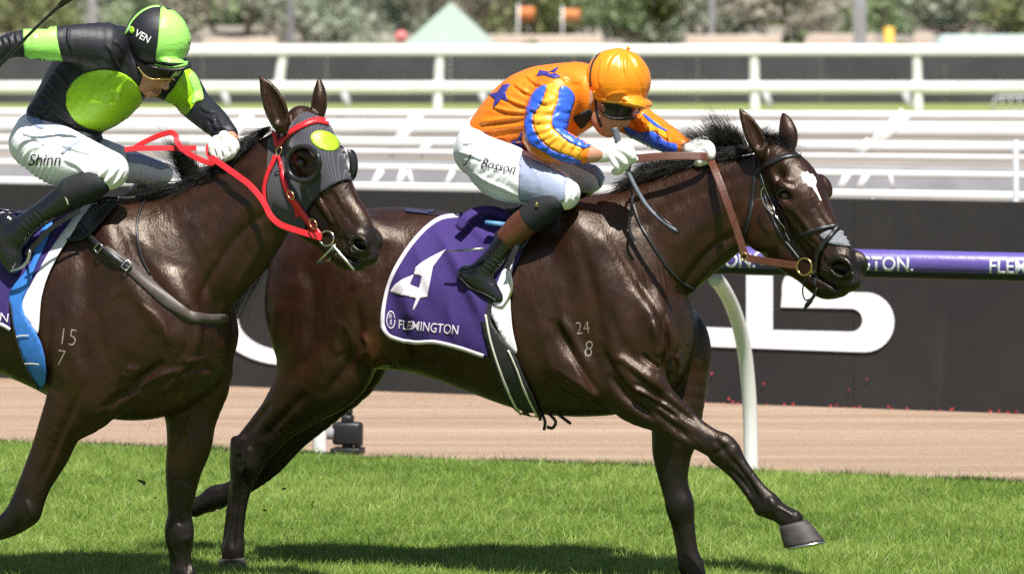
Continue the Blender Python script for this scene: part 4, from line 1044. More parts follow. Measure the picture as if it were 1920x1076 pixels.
# ------------------------------------------------------------------ jockeys
def silk_material(name, col, rough=0.32, sheen=0.3, bump=0.004, metal=0.0, tint=None):
    t = NT(name); no = t.noise(6, 4)
    r = t.ramp(no, 'Fac', [(0.3, tuple(c * 0.9 for c in col)), (0.7, tuple(min(1, c * 1.08) for c in col))]); t.l(r, 'Color', t.b, 'Base Color')
    w1 = t.noise(24, 2, 0.4, stretch=(1.0, 1.0, 2.6)); n2 = t.noise(900, 2)
    ad = t.n('ShaderNodeMath', operation='MULTIPLY_ADD'); ad.inputs[1].default_value = 0.05; t.l(n2, 'Fac', ad, 0); t.l(w1, 'Fac', ad, 2)
    t.bump(ad, 'Value', bump, 0.6); t.p(Roughness=rough, Specular_IOR_Level=0.5, Metallic=metal)
    if tint: t.b.inputs['Specular Tint'].default_value = (*tint, 1); t.b.inputs['Specular IOR Level'].default_value = 0.9; t.b.inputs['Coat Weight'].default_value = .12; t.b.inputs['Coat Roughness'].default_value = .28
    return t.m
M['orange'] = silk_material('orange_satin', (0.86, 0.195, 0.008), 0.44, tint=(1, .8, .4))
M['cap_orange'] = silk_material('cap_satin', (0.92, 0.27, 0.010), 0.33, tint=(1, .88, .5), bump=.0025)  # lighter orange than the silks, cap highlights put into the colour
M['skin_lip'] = simple('lip_skin', (.30, .10, .08), .5, .1, 40)
M['amber'] = silk_material('amber_satin', (0.88, 0.40, 0.025), 0.34, tint=(1, .9, .6))
M['blue'] = silk_material('blue_satin', (0.035, 0.12, 0.72), 0.36, tint=(.6, .75, 1))
M['navy'] = silk_material('navy_satin', (0.035, 0.035, 0.24), 0.5)
M['black_silk'] = silk_material('black_lycra', (0.010, 0.0105, 0.016), 0.55, bump=.002)
M['green'] = silk_material('lime_lycra', (0.36, 0.66, 0.02), 0.42)
M['pale_green'] = silk_material('pale_green_lycra', (0.36, 0.80, 0.16), 0.35)
M['white_cloth'] = silk_material('white_breeches', (0.82, 0.82, 0.85), 0.6, bump=0.0025)
M['grey_cloth'] = silk_material('grey_breeches_panel', (0.30, 0.34, 0.48), 0.6, bump=0.0025)
M['glove'] = silk_material('white_glove', (0.80, 0.79, 0.76), 0.6, bump=0.003)
M['skin'] = simple('skin', (0.50, 0.235, 0.15), 0.48, 0.14, 30, 0.0006, 400)
M['goggle'] = simple('goggle_lens', (0.010, 0.008, 0.008), 0.22, 0.3, 20, spec=0.35)
M['black_patent'] = simple('black_boot_leather', (0.01, 0.0105, 0.013), 0.16, 0.3, 30, 0.003, 30, spec=0.6)
M['brown_leather'] = simple('brown_leather', (0.095, 0.032, 0.016), 0.4, 0.25, 30, 0.001, 200)
M['black_knit'] = simple('black_knit', (0.008, 0.009, 0.012), 0.75, 0.3, 200, 0.002, 400)

def local_box(pl, pts, pad):
    """grid bounds, in the plane's frame, round photo-space points (px,py,lat)"""
    R = np.stack([pl.u, pl.n, np.array([0, 0, 1.0])]); Q = np.array([R @ (pl.P(*p) - pl.a) for p in pts])
    return Q.min(0) - pad, Q.max(0) + pad

def grow(name, pl, res, mat, parent, tubes=(), ells=(), cuts=(), k=0.03, smooth=4, folds=None, halves=(), hold=None, pad=0.0, sub=4, creases=()):
    """one continuous skin from tubes/ellipsoids; folds(px,py)->metres pushes cloth folds; halves cut it by planes"""
    pts = [(a, b, c) for st in tubes for (a, b, c, d, e) in st] + [(e[0], e[1], e[2]) for e in ells]
    mx = max([d / 440 for st in tubes for (_, _, _, d, _) in st] + [e for st in tubes for (_, _, _, _, e) in st] + [max(e[3] / 440, e[4], e[5] / 440) for e in ells])
    lo, hi = local_box(pl, pts, mx + 0.03 + pad)
    B = Body(pl, lo, hi, res)
    for st in tubes: B.tube(st, k, sub=sub)
    for e in ells: B.ell(*e[:7], k=e[7] if len(e) > 7 else k)
    for c in cuts:
        if len(c) and hasattr(c[0], '__len__'): B.tube(c, 0.01, '-')
        else: B.ell(*c[:7], k=c[7] if len(c) > 7 else 0.01, op='-')
    S = B.S
    if folds is not None:
        w = tuple(slice(0, n) for n in S.n)
        ii = np.argwhere(np.abs(S.D) < 0.03)
        Wp = S.W(S.lo + ii * S.res); px = project(Wp)
        S.D[ii[:, 0], ii[:, 1], ii[:, 2]] -= folds(px[:, 0], px[:, 1], Wp).astype(np.float32)
    for (px, py, nx, ny, nlat, kk) in halves:
        # keep the side the normal does not point to; normal in picture axes (right, down) and lateral
        p0 = S.L(pl.P(px, py)); nrm = np.array([nx, nlat, -ny], float); nrm /= np.linalg.norm(nrm)
        X, Y, Z = S.grid(tuple(slice(0, n) for n in S.n))
        d = (X - p0[0]) * nrm[0] + (Y - p0[1]) * nrm[1] + (Z - p0[2]) * nrm[2]
        S.merge(tuple(slice(0, n) for n in S.n), -d.astype(np.float32), kk, '-')
    V, F = S.mesh(smooth=smooth)
    W = S.W(V)
    if creases: W = relief(W, F, creases)
    me = mesh_np(name, W, F); o = link(name, me, mat, parent)
    return o, W, F

def hand(name, pl, wrist, knuck, lat, fingers, thumb, mat, parent, r=9.0, palm=(21, .024)):
    """glove: palm and five separate bent fingers"""
    wx, wy = wrist; kx, ky = knuck
    tubes = [[(wx, wy, lat, palm[0] * 0.8, palm[1] * 1.15), ((wx + kx) / 2, (wy + ky) / 2, lat, palm[0], palm[1]), (kx, ky, lat, palm[0] * 0.92, palm[1] * 0.95)]]
    for f in fingers + [thumb]:
        tubes.append([(x, y, l, rr, rr / 460) for (x, y, l, rr) in f])
    return grow(name, pl, 0.004, mat, parent, tubes=tubes, k=0.006, smooth=2, sub=3)

# ---- rider in orange ------------------------------------------------
J1 = PL1
p1 = J1.P(960, 420); jockey1 = empty('person', (p1[0], p1[1], 1.2))
tag(jockey1, 'jockey in orange satin silks with blue stars and sleeve stripes, crouched over the leading horse', 'person')
ARM_N1 = [(1045,182,.16,46,.09),(1026,225,.225,42,.065),(1021,262,.26,38,.06),(1060,278,.26,30,.048),(1094,287,.245,20,.036)]
ARM_F1 = [(1115,185,-.15,44,.09),(1175,215,-.19,36,.06),(1205,235,-.2,32,.052),(1245,258,-.12,27,.046),(1279,277,-.04,20,.036)]
TORSO1 = [(924,242,0,40,.165),(960,230,0,64,.19),(1002,212,0,82,.2),(1042,194,0,74,.195),(1080,182,0,63,.17),(1106,182,0,46,.11)]
LEG_N1 = [(905,282,.1,46,.13),(938,318,.15,55,.11),(984,336,.2,48,.085),(1030,352,.23,41,.07),(1058,363,.245,31,.06)]
LEG_F1 = [(950,305,-.1,45,.1),(1040,322,-.18,36,.07),(1106,335,-.22,27,.058)]
thin = lambda st, q=7, m=.016: [(a, b, c, max(4, d - q), max(.01, e - m)) for (a, b, c, d, e) in st]
HEAD1 = [(1158,150,.03,50,.078),(1152,185,.03,50,.074),(1141,215,.03,36,.06),(1138,237,.03,20,.042)]
body1, _, _ = grow('body', J1, 0.0045, M['skin'], jockey1, tubes=[
    thin(TORSO1), thin(ARM_N1) + [(1104,290,.242,16,.03),(1128,288,.235,15,.026)], thin(ARM_F1) + [(1292,282,-.01,15,.028),(1306,284,.0,14,.024)],
    thin(LEG_N1) + [(1010,398,.255,20,.04),(960,445,.262,17,.034),(925,490,.268,15,.03)], thin(LEG_F1), [(1085,185,0,32,.06),(1125,185,.02,34,.055)], HEAD1],
    ells=[(1167,225,.035, 15,.016,7, 50,.012),(1172,231,.036, 7,.017,6, 40,.008),(1156,243,.035, 9,.022,5, 40,.006),(1150,249,.034, 9,.021,5, 40,.006),(1141,250,.032, 10,.024,7, 30,.01),
          (1106,184,.108, 8.5,.01,18, 12,.006),(1128,222,.07, 20,.02,22, 20,.02)],
    cuts=[(1105,185,.13, 5,.012,12, 12,.004),[(1146,241,.09,1.6,.02),(1158,247,.05,1.6,.03)]], k=0.02)
def crease_set(paths, wd, h):
    out = []
    for p in paths:
        q = np.array(p, float); t = q[-1] - q[0]; n_ = np.array([-t[1], t[0]]) / (np.hypot(*t) + 1e-6)
        out.append((p, wd, h)); out.append(([tuple(v) for v in q + n_ * wd * 1.7], wd * .9, -h * .9))
    return out
CR1 = crease_set([[(896,232),(930,226),(984,220)],[(900,246),(940,240),(986,236)],[(908,260),(940,256),(984,250)],[(918,272),(950,268),(985,264)],[(922,200),(950,208),(986,212)],[(940,178),(965,192),(990,200)],[(962,156),(985,172),(1002,178)],[(985,140),(1005,156),(1020,160)],[(1058,140),(1072,152),(1090,156)],
     [(1000,186),(1020,192),(1040,190)],[(992,202),(1015,210),(1036,208)],[(988,222),(1010,228),(1034,226)],[(1042,200),(1058,206),(1072,204)],[(1040,218),(1056,224),(1068,222)],[(1038,234),(1052,238),(1066,236)],
     [(992,250),(1012,246),(1034,242)],[(1000,268),(1018,258),(1040,250)],[(1020,284),(1030,268),(1046,256)],[(1042,296),(1050,278),(1062,262)],[(1062,300),(1066,286),(1078,266)],[(1078,302),(1082,290),(1092,272)],
     [(1185,222),(1196,232),(1204,250)],[(1210,228),(1218,242),(1222,262)],[(1232,240),(1238,256),(1240,278)],[(1252,252),(1256,268),(1256,284)]], 3.2, 3.4)
CRB1 = crease_set([[(862 + i * 6, 296 + i * 7), (890 + i * 8, 318 + i * 6), (925 + i * 8, 338 + i * 4.5)] for i in range(4, 8)] + [[(866,270),(890,268),(915,280)],[(858,285),(880,290),(905,300)],[(990,305),(1010,330),(1014,360)],[(1060,345),(1070,360),(1066,378)],[(1072,345),(1080,358),(1078,372)],[(930,290),(955,300),(975,320)]], 3.2, 2.2)
CR2 = crease_set([[(64,205),(90,225),(130,250)],[(70,190),(100,212),(145,240)],[(78,172),(105,195),(138,225)],[(88,150),(108,172),(130,200)],[(100,130),(118,150),(132,170)],[(150,245),(180,255),(215,240)],[(215,75),(235,100),(245,130)],[(200,85),(222,115),(232,140)],[(140,95),(150,115),(160,135)],[(225,140),(205,150),(190,168)],[(235,150),(222,170),(222,195)],[(180,135),(182,155),(176,180)],
     [(4,68),(10,85),(6,104)],[(16,66),(22,84),(18,104)],[(28,64),(33,82),(30,104)],[(60,60),(64,80),(60,104)],[(130,50),(128,75),(138,100)],[(375,200),(390,210),(402,206)],[(384,214),(398,226),(412,222)],[(396,232),(410,240),(424,236)],[(340,150),(350,165),(352,188)]], 3.2, 3.0)
CRB2 = crease_set([[(28 + i * 9, 318 - i * 2), (44 + i * 9, 296 - i * 3), (62 + i * 9, 272 - i * 3)] for i in range(0, 5)] + [[(196,345),(210,330),(222,312)],[(208,350),(222,336),(232,318)],[(180,338),(196,322),(205,305)],[(120,300),(145,310),(165,330)],[(40,250),(60,255),(85,272)],[(110,270),(140,280),(180,292)]], 3.2, 3.2)
silk1_folds = fsum(ripples(.003, 17, 8, 1, (960,235), 75), ripples(.003, 21, -45, 4, (990,190), 80), ripples(.003, 12, 20, 2, (1030,205), 45), ripples(.003, 12, -10, 7, (1020,255), 40), ripples(.002, 13, 70, 3, (1062,282), 36))
silk1, Ws1, Fs1 = grow('silks', J1, 0.0045, M['orange'], jockey1, tubes=[TORSO1, ARM_N1, ARM_F1, [(1085,160,0,40,.1),(1108,165,.01,38,.085)]], k=0.025, folds=silk1_folds, creases=CR1,
    ells=[(1062,298,.1, 40,.08,10, 5,.02)], halves=[(897,244,-.9,.45,0,.006),(1097,287,.95,.3,.0,.004) if False else (897,244,-.9,.45,0,.006)])
bs1 = bvh_of(Ws1, Fs1)
br1_folds = fsum(ripples(.0036, 10, -50, 2, (905,338), 60), ripples(.003, 17, -42, 6, (935,300), 70), ripples(.003, 24, 20, 1, (1000,340), 60))
br1, Wb1, Fb1 = grow('breeches', J1, 0.0045, M['white_cloth'], jockey1, tubes=[[(912,262,0,50,.165),(905,285,0,50,.17)], LEG_N1, LEG_F1], k=0.03, folds=br1_folds, creases=CRB1)
bb1 = bvh_of(Wb1, Fb1)

# ---- rider in black and green ----------------------------------------
J2 = PL2
p2 = J2.P(110, 420); jockey2 = empty('person', (p2[0], p2[1], 1.2))
tag(jockey2, 'jockey in black and lime green silks with a raised whip arm on the hooded horse', 'person')
TORSO2 = [(98,216,0,42,.15),(138,192,0,70,.165),(183,152,0,90,.18),(224,122,0,73,.17),(262,135,0,48,.12)]
ARM_N2 = [(195,90,.14,48,.1),(142,83,.215,37,.07),(82,84,.27,30,.058),(22,85,.3,24,.05),(-28,112,.32,20,.042)]
ARM_F2 = [(298,140,-.13,42,.09),(343,166,-.19,36,.06),(366,196,-.2,31,.052),(402,228,-.09,27,.046),(426,252,-.01,21,.038)]
LEG_N2 = [(76,270,.1,50,.14),(110,292,.16,56,.11),(160,306,.21,45,.08),(207,320,.24,36,.064)]
LEG_F2 = [(150,290,-.12,45,.09),(240,312,-.18,32,.066),(302,326,-.2,22,.052)]
HEAD2 = [(296,75,.03,50,.078),(290,112,.03,50,.074),(280,142,.03,34,.058),(280,164,.03,17,.036)]
body2, _, _ = grow('body', J2, 0.0045, M['skin'], jockey2, tubes=[thin(TORSO2), thin(ARM_N2) + [(-42,128,.325,15,.03),(-50,140,.325,14,.026)], thin(ARM_F2) + [(434,264,.02,15,.03)],
    thin(LEG_N2) + [(142,360,.265,20,.04),(88,396,.275,16,.034),(52,418,.28,15,.03)], thin(LEG_F2), [(240,120,0,34,.06),(268,118,.02,36,.055)], HEAD2],
    ells=[(306,154,.035, 15,.016,7, 55,.012),(310,163,.036, 7,.017,6, 40,.008),(296,170,.035, 9,.022,5, 35,.006),(290,175,.034, 9,.021,5, 35,.006),(282,176,.032, 10,.024,7, 30,.01),
          (242,112,.098, 9,.012,18, 10,.006),(268,148,.07, 20,.02,22, 20,.02)],
    cuts=[(241,113,.115, 5,.012,11, 10,.004),[(284,167,.09,1.6,.02),(297,172,.05,1.6,.03)]], k=0.02)
silk2_folds = fsum(ripples(.005, 17, -52, 1, (110,200), 70), ripples(.003, 30, 20, 4, (190,190), 80), ripples(.004, 9, 75, 2, (15,85), 40), ripples(.003, 12, 60, 3, (400,235), 30), ripples(.004, 26, 50, 6, (220,100), 60))
silk2, Ws2, Fs2 = grow('silks', J2, 0.0045, M['black_silk'], jockey2, tubes=[TORSO2, ARM_N2, ARM_F2, [(235,110,0,42,.09),(255,112,.01,40,.08)]], k=0.025, folds=silk2_folds, creases=CR2,
    ells=[(150,250,.06, 45,.1,12, 18,.02)], halves=[(62,222,-.85,.55,0,.006)])
bs2 = bvh_of(Ws2, Fs2)
br2_folds = fsum(ripples(.0036, 10, -58, 2, (60,325), 55), ripples(.003, 15, -50, 1, (205,335), 45), ripples(.003, 22, -20, 3, (110,280), 70))
br2, Wb2, Fb2 = grow('breeches', J2, 0.0045, M['white_cloth'], jockey2, tubes=[[(82,244,0,46,.16),(75,268,0,52,.17)], LEG_N2, LEG_F2], k=0.03, folds=br2_folds, creases=CRB2)
bb2 = bvh_of(Wb2, Fb2)
# ------------------------------------------------------------------ riders' dress
def capsule_band(name, pl, pts, mat, parent, sub=4, n=22):
    """open sleeve-like tube: rows px,py,lat,r(px),rl(m)"""
    Q = crom(np.array(pts, float), sub); mb = MB(); rings = []
    C = [pl.P(a, b, c) for a, b, c, _, _ in Q]
    for i, q in enumerate(Q):
        t = C[min(i + 1, len(C) - 1)] - C[max(i - 1, 0)]; t /= np.linalg.norm(t)
        n_ = pl.n - t * (pl.n @ t); n_ /= np.linalg.norm(n_); b = np.cross(t, n_); r = q[3] / pl.scale(q[0], q[1], q[2])
        rings.append([C[i] + n_ * q[4] * math.cos(a) + b * r * math.sin(a) for a in np.arange(n) * 2 * math.pi / n])
    F = []
    for i in range(len(rings) - 1):
        for j in range(n): F.append((i * n + j, i * n + (j + 1) % n, (i + 1) * n + (j + 1) % n, (i + 1) * n + j))
    o = link(name, mesh_np(name, [v for g in rings for v in g], F), mat, parent)
    md = o.modifiers.new('thickness', 'SOLIDIFY'); md.thickness = .004; md.offset = 0
    return o
M['cream_print'] = simple('cream_print', (.62, .58, .5), .7, .1, 60)
M['ink'] = simple('black_ink', (.02, .02, .024), .7, .1, 60)
M['purple'] = simple('purple_saddlecloth', (.036, .0155, .135), .85, .12, 60, .0015, 500)
M['purple_edge'] = simple('white_cloth_binding', (.74, .66, .74), .8, .06, 60, .001, 400)
M['pad_white'] = simple('white_saddle_pad', (.74, .72, .78), .85, .06, 30, .002, 200)
M['girth_blue'] = simple('blue_girth_webbing', (.03, .17, .55), .6, .12, 60, .001, 500)
M['girth_black'] = simple('black_girth_webbing', (.018, .018, .02), .6, .25, 60, .001, 500)
M['red_strap'] = simple('red_bridle_webbing', (.66, .022, .03), .38, .1, 60, .0006, 400)
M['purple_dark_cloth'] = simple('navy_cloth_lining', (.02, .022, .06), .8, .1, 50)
M['grey_pad'] = simple('grey_sheepskin', (.2, .21, .23), .9, .3, 120, .004, 250)
t = NT('pinstriped_hood'); tc = t.n('ShaderNodeTexCoord'); mp = t.n('ShaderNodeMapping'); mp.inputs['Rotation'].default_value = (0, 0.42, 0.6)
wv = t.n('ShaderNodeTexWave', wave_type='BANDS', bands_direction='X', wave_profile='SIN'); wv.inputs['Scale'].default_value = 38; wv.inputs['Distortion'].default_value = 0.5; wv.inputs['Detail'].default_value = 1
t.l(tc, 'Object', mp, 'Vector'); t.l(mp, 'Vector', wv, 'Vector'); r = t.ramp(wv, 'Fac', [(0.0, (.026, .025, .033)), (0.86, (.032, .031, .042)), (0.97, (.085, .083, .105))])
t.l(r, 'Color', t.b, 'Base Color'); n2 = t.noise(700, 2); t.bump(n2, 'Fac', .001, .5); t.p(Roughness=.75, Sheen_Weight=.3); M['hood'] = t.m

# --- orange rider
for poly in ([(958,158),(948,174),(953,193),(940,187),(925,204),(928,187),(918,178),(933,174),(943,160)],
             [(1006,144),(1012,133),(1030,136),(1048,126),(1040,138),(1052,146),(1038,148),(1020,142)],
             [(977,247),(985,261),(997,269),(989,276),(997,289),(984,283),(972,287),(971,275),(956,265),(971,261)]):
    patch('star', poly, bs1, M['navy'], silk1, .0035, 4, .0015, smooth=False)
patch('sleeve_stripe', [(1024,160),(1003,172),(987,205),(984,228),(990,264),(1014,281),(1055,303),(1091,305),(1067,293),(1034,281),(1005,252),(999,218),(1014,197),(1022,173)], bs1, M['blue'], silk1, .0045, 4, .0015)
patch('sleeve_stripe', [(1055,162),(1068,168),(1077,183),(1072,202),(1064,242),(1088,257),(1108,268),(1105,275),(1092,278),(1065,265),(1050,252),(1036,237),(1037,214),(1046,192),(1048,172)], bs1, M['blue'], silk1, .0045, 4, .0015)
patch('sleeve_stripe', [(1027,159),(1051,159),(1047,172),(1044,192),(1035,214),(1034,238),(1050,254),(1065,267),(1090,280),(1088,299),(1068,292),(1036,279),(1008,251),(1002,218),(1016,197),(1024,173)], bs1, M['amber'], silk1, .0032, 4, .001)
patch('sleeve_stripe', [(1170,236),(1200,248),(1225,248),(1250,266),(1270,272),(1266,294),(1240,289),(1205,272),(1180,256)], bs1, M['blue'], silk1, .0045, 4, .0015)
patch('sleeve_stripe', [(1205,214),(1214,218),(1236,236),(1252,246),(1240,244),(1220,231)], bs1, M['blue'], silk1, .003, 4, .0015)
patch('sleeve_stripe', [(1212,236),(1226,226),(1246,246),(1250,262),(1228,247),(1213,247)], bs1, M['amber'], silk1, .0025, 4, .0015)
patch('thigh_panel', [(977,292),(1005,303),(1040,318),(1062,334),(1060,350),(1055,379),(1020,376),(985,378),(974,372),(974,330)], bb1, M['grey_cloth'], br1, .0035, 6, .0015)
patch('thigh_panel', [(1075,308),(1100,304),(1118,309),(1135,330),(1140,350),(1126,352),(1118,332),(1095,318)], bb1, M['grey_cloth'], br1, .0035, 5, .0015)
for s_, sz, x_, y_ in (('J.', 26, 872, 305), ('Bosson', 25, 899, 312)):
    V2, F2 = text2d(s_, sz, x_, y_, rot=12, shear=.3, xs=.9, maxlen=2); lay('name_lettering', V2, F2, bb1, .006, M['ink'], br1, 0, relax=8)
# cap and helmet
cap_f = fsum(ripples(.0014, 34, 75, 2), ripples(.002, 9, 20, 4, (1160,188), 26))
cap1, Wc1, Fc1 = grow('helmet_cap', J1, .0045, M['cap_orange'], jockey1, ells=[(1159,150,.03, 63,.118,59, 15,.02),(1196,192,.03, 25,.1,11, 16,.02)], k=.02, folds=cap_f, creases=crease_set([[(1176,94),(1190,112),(1206,140)],[(1174,94),(1172,120),(1176,150)],[(1170,94),(1150,112),(1138,140)],[(1130,112),(1124,138),(1126,165)],[(1134,186),(1150,176),(1176,174)],[(1160,192),(1180,184),(1205,186)],[(1188,120),(1204,150),(1210,182)]], 3, 2.0), halves=[(1145,194,-.22,.976,0,.004),(1113,174,-.62,.78,0,.004)])
bc1 = bvh_of(Wc1, Fc1)
band('cap_edge', [(1112,172),(1118,184),(1145,191),(1178,196),(1212,204)], 7, bc1, M['amber'], cap1, .003, .002)
band('elastic', [(1124,100),(1112,118),(1107,140),(1108,163)], 3, bc1, M['ink'], cap1, .002, .001)
mb = MB(); pp = Vector(J1.P(1178, 91, .03)); bm = bmesh.new(); bmesh.ops.create_icosphere(bm, subdivisions=2, radius=.009)
for v in bm.verts: v.co = v.co * (1 + .25 * math.sin(v.co.x * 300) * math.cos(v.co.z * 260)) + pp
bm.verts.index_update(); mb.add([v.co.copy() for v in bm.verts], [[v.index for v in f.verts] for f in bm.faces]); bm.free(); mb.build('cap_knot', M['cap_orange'], cap1)
def face_bvh(o):
    dg = bpy.context.evaluated_depsgraph_get(); me = o.data; V = [Vector(v.co) for v in me.vertices]; return BVHTree.FromPolygons(V, [tuple(p.vertices) for p in me.polygons])
fb1 = face_bvh(body1); fb2 = face_bvh(body2)
gog1 = patch('goggles', [(1127,194),(1136,188),(1150,191),(1175,196),(1203,204),(1201,211),(1188,218),(1172,219),(1150,220),(1137,216),(1129,206)], fb1, M['goggle'], jockey1, .013, 4, .012, relax=6, guess=J1)
band('goggle_rim', [(1129,204),(1138,216),(1152,220),(1172,219),(1188,217)], 4, fb1, M['black_leather'], gog1, .019, .003, guess=J1)
patch('goggle_vent', [(1128,197),(1134,195),(1138,203),(1136,210),(1130,208)], fb1, M['brown_leather'], gog1, .02, 3, .002)
band('chin_strap', [(1117,188),(1119,205),(1123,224),(1128,238)], 4, fb1, M['ink'], jockey1, .004, .002)
patch('neck_scarf', [(1075,222),(1085,214),(1105,205),(1110,215),(1100,232),(1088,240)], bs1, M['ink'], jockey1, .004, 5, .003)
patch('lips', [(1146,243),(1152,241),(1160,245),(1158,250),(1150,250)], fb1, M['skin_lip'], body1, .0015, 2, 0)
patch('lips', [(284,169),(291,167),(299,171),(297,176),(288,176)], fb2, M['skin_lip'], body2, .0015, 2, 0)
# gloves
F1 = [[(1158,272,0.230,9),(1176,276,0.260,8.5),(1184,288,0.250,8),(1178,298,0.225,7)], [(1160,280,0.240,9.5),(1178,286,0.270,9),(1186,298,0.260,8),(1176,306,0.230,7)],
      [(1156,290,0.245,9.5),(1170,300,0.270,9),(1172,312,0.255,8),(1162,316,0.230,7)], [(1150,296,0.245,9),(1158,310,0.260,8.5),(1160,321,0.245,7.5),(1152,322,0.225,6.5)]]
hand('glove', J1, (1112,289), (1148,284), .235, F1, [(1138,274,0.210,10),(1160,292,0.200,8.5),(1178,297,0.210,8),(1191,299,0.220,6.5)], M['glove'], jockey1, palm=(19, .024))
F1b = [[(1312,270,0.020,9),(1328,272,0.040,8.5),(1334,283,0.050,8),(1328,291,0.030,7)], [(1314,278,0.025,9),(1330,282,0.050,8.5),(1334,292,0.055,8),(1326,299,0.035,7)],
       [(1310,286,0.030,9),(1322,294,0.050,8.5),(1324,302,0.050,7.5),(1316,304,0.030,6.5)], [(1304,290,0.030,8.5),(1312,299,0.045,8),(1313,306,0.045,7),(1306,306,0.030,6)]]
hand('glove', J1, (1294,279), (1312,281), .02, F1b, [(1304,268,0.020,8.5),(1318,263,0.000,8),(1330,264,-0.010,7),(1338,268,-0.010,6)], M['glove'], jockey1, palm=(16, .022))
patch('glove_badge', [(1117,282),(1125,280),(1127,292),(1119,294)], fb1, M['cream_print'], jockey1, .016, 3, .001) if False else None
# boots: knit sock, brown top, black foot
SH1 = [(1050,376,.262,24,.058),(1020,392,.27,30,.056),(990,412,.272,30,.053)]
grow('knee_sock', J1, .005, M['black_knit'], jockey1, tubes=[[(1040,381,.265,22,.056),(1018,393,.27,28,.056),(996,409,.272,28,.052)]])
grow('boot_top', J1, .005, M['brown_leather'], jockey1, tubes=[[(992,412,.272,27,.05),(975,426,.272,27,.048),(954,446,.272,24,.045)]])
boot1, Wo1, Fo1 = grow('boot', J1, .0045, M['black_patent'], jockey1, tubes=[[(952,448,.272,21,.043),(935,472,.274,21,.042),(920,492,.276,22,.042),(902,512,.276,24,.042)], [(874,514,.276,17,.036),(892,524,.276,23,.04),(915,538,.276,21,.042),(936,556,.276,14,.038)]],
    ells=[(940,560,.276, 12,.03,9, 35,.01),(936,440,.272, 8,.02,10, 60,.012)], k=.02, folds=ripples(.004, 9, 30, 2, (918,492), 30))
band('boot_sole', [(862,522),(880,540),(905,551),(930,565)], 5, bvh_of(Wo1, Fo1), M['black_leather'], boot1, .003, .004)
patch('sock_badge', [(1004,380),(1008,381),(1009,386),(1006,388),(1003,385)], bvh_of(*[np.array([tuple(J1.P(x, y, .33)) for x, y in ((970,350),(1060,350),(1060,420),(970,420))]), [(0, 1, 2, 3)]]), M['brass'], jockey1, .002, 2, .001)
# --- green rider
disc = arc(195, 188, 71, 58, 0, 351, 40)
patch('chest_disc', disc, bs2, M['green'], silk2, .0042, 5, .0015, smooth=False)
patch('sleeve_band', [(46,50),(60,50),(80,49),(104,48),(107,70),(112,95),(118,118),(104,116),(82,114),(60,112),(49,110),(45,85),(44,65)], bs2, M['pale_green'], silk2, .0048, 4, .0015)
patch('sleeve_band', [(310,186),(325,165),(345,134),(356,132),(370,150),(382,186),(368,193),(352,214),(330,206)], bs2, M['green'], silk2, .0048, 4, .0015)
patch('sleeve_band', [(353,148),(359,136),(371,152),(382,186),(372,190),(362,196),(362,172)], bs2, M['pale_green'], silk2, .0072, 4, .0015)
V2, F2 = text2d('Shinn', 31, 51, 311, rot=-1, shear=.28, xs=.92, maxlen=2); lay('name_lettering', V2, F2, bb2, .006, M['ink'], br2, 0, relax=6)
V2, F2 = text2d('.', 31, 33, 311, maxlen=4); lay('name_lettering', V2, F2, bb2, .0035, M['ink'], br2, 0)
band('thigh_seam', [(150,264),(132,276),(116,288)], 5, bb2, M['grey_cloth'], br2, .003, .001)
patch('waistband', [(58,204),(66,212),(84,238),(74,242),(54,228),(50,214)], bb2, M['grey_cloth'], br2, .004, 5, .002)
patch('far_thigh_panel', [(232,291),(262,292),(298,304),(318,312),(300,318),(268,308),(240,304)], bb2, M['grey_cloth'], br2, .004, 5, .002)
cap2, Wc2, Fc2 = grow('helmet_cap', J2, .0045, M['black_silk'], jockey2, ells=[(296,72,.03, 64,.12,60, 25,.02),(330,118,.03, 26,.1,9, 12,.016)], k=.02, halves=[(289,120,-.2,.98,0,.004),(246,90,-.85,.55,0,.02)])
bc2 = bvh_of(Wc2, Fc2)
patch('helmet_panel', [(303,13),(320,17),(345,40),(357,70),(358,95),(354,117),(330,119),(310,117),(293,112),(296,80),(299,45)], bc2, M['pale_green'], cap2, .003, 6, .0015)
band('piping', [(290,121),(310,125),(330,126),(351,121)], 4, bc2, M['pale_green'], cap2, .004, .002)
band('piping', [(300,13),(282,15),(262,26),(246,44),(236,66)], 3, bc2, M['pale_green'], cap2, .004, .002)
for s_, x_, y_ in (('I', 237, 60), ('VEN', 252, 67)):
    V2, F2 = text2d(s_, 19, x_, y_, rot=29, xs=.85, maxlen=4, bold=.015); lay('helmet_lettering', V2, F2, bc2, .003, M['letter_white'], cap2, 0)
patch('helmet_dot', arc(247.5, 57, 5, 7, 0, 330, 12), bc2, M['green'], cap2, .003, 3, .001, smooth=False)
mb = MB(); pk = [J2.P(x, y, l) for x, y, l in ((352, 122, -.04), (358, 121, .03), (352, 127, .09), (325, 132, .125), (296, 128, .13))]; mb.tube(crom(np.array(pk), 4), .007, 8); mb.build('helmet_peak', M['black_leather'], cap2)
gog2 = patch('goggles', [(255,112),(264,116),(282,124),(310,130),(336,130),(338,140),(322,146),(300,146),(282,146),(268,138),(258,126)], fb2, M['goggle'], jockey2, .016, 4, .012, relax=6, guess=J2)
band('goggle_rim', [(262,126),(274,140),(286,146),(304,146),(322,144)], 3, fb2, M['brass'], gog2, .019, .002, guess=J2)
band('chin_strap', [(246,112),(247,128),(252,148),(256,162)], 4, fb2, M['ink'], jockey2, .004, .002)
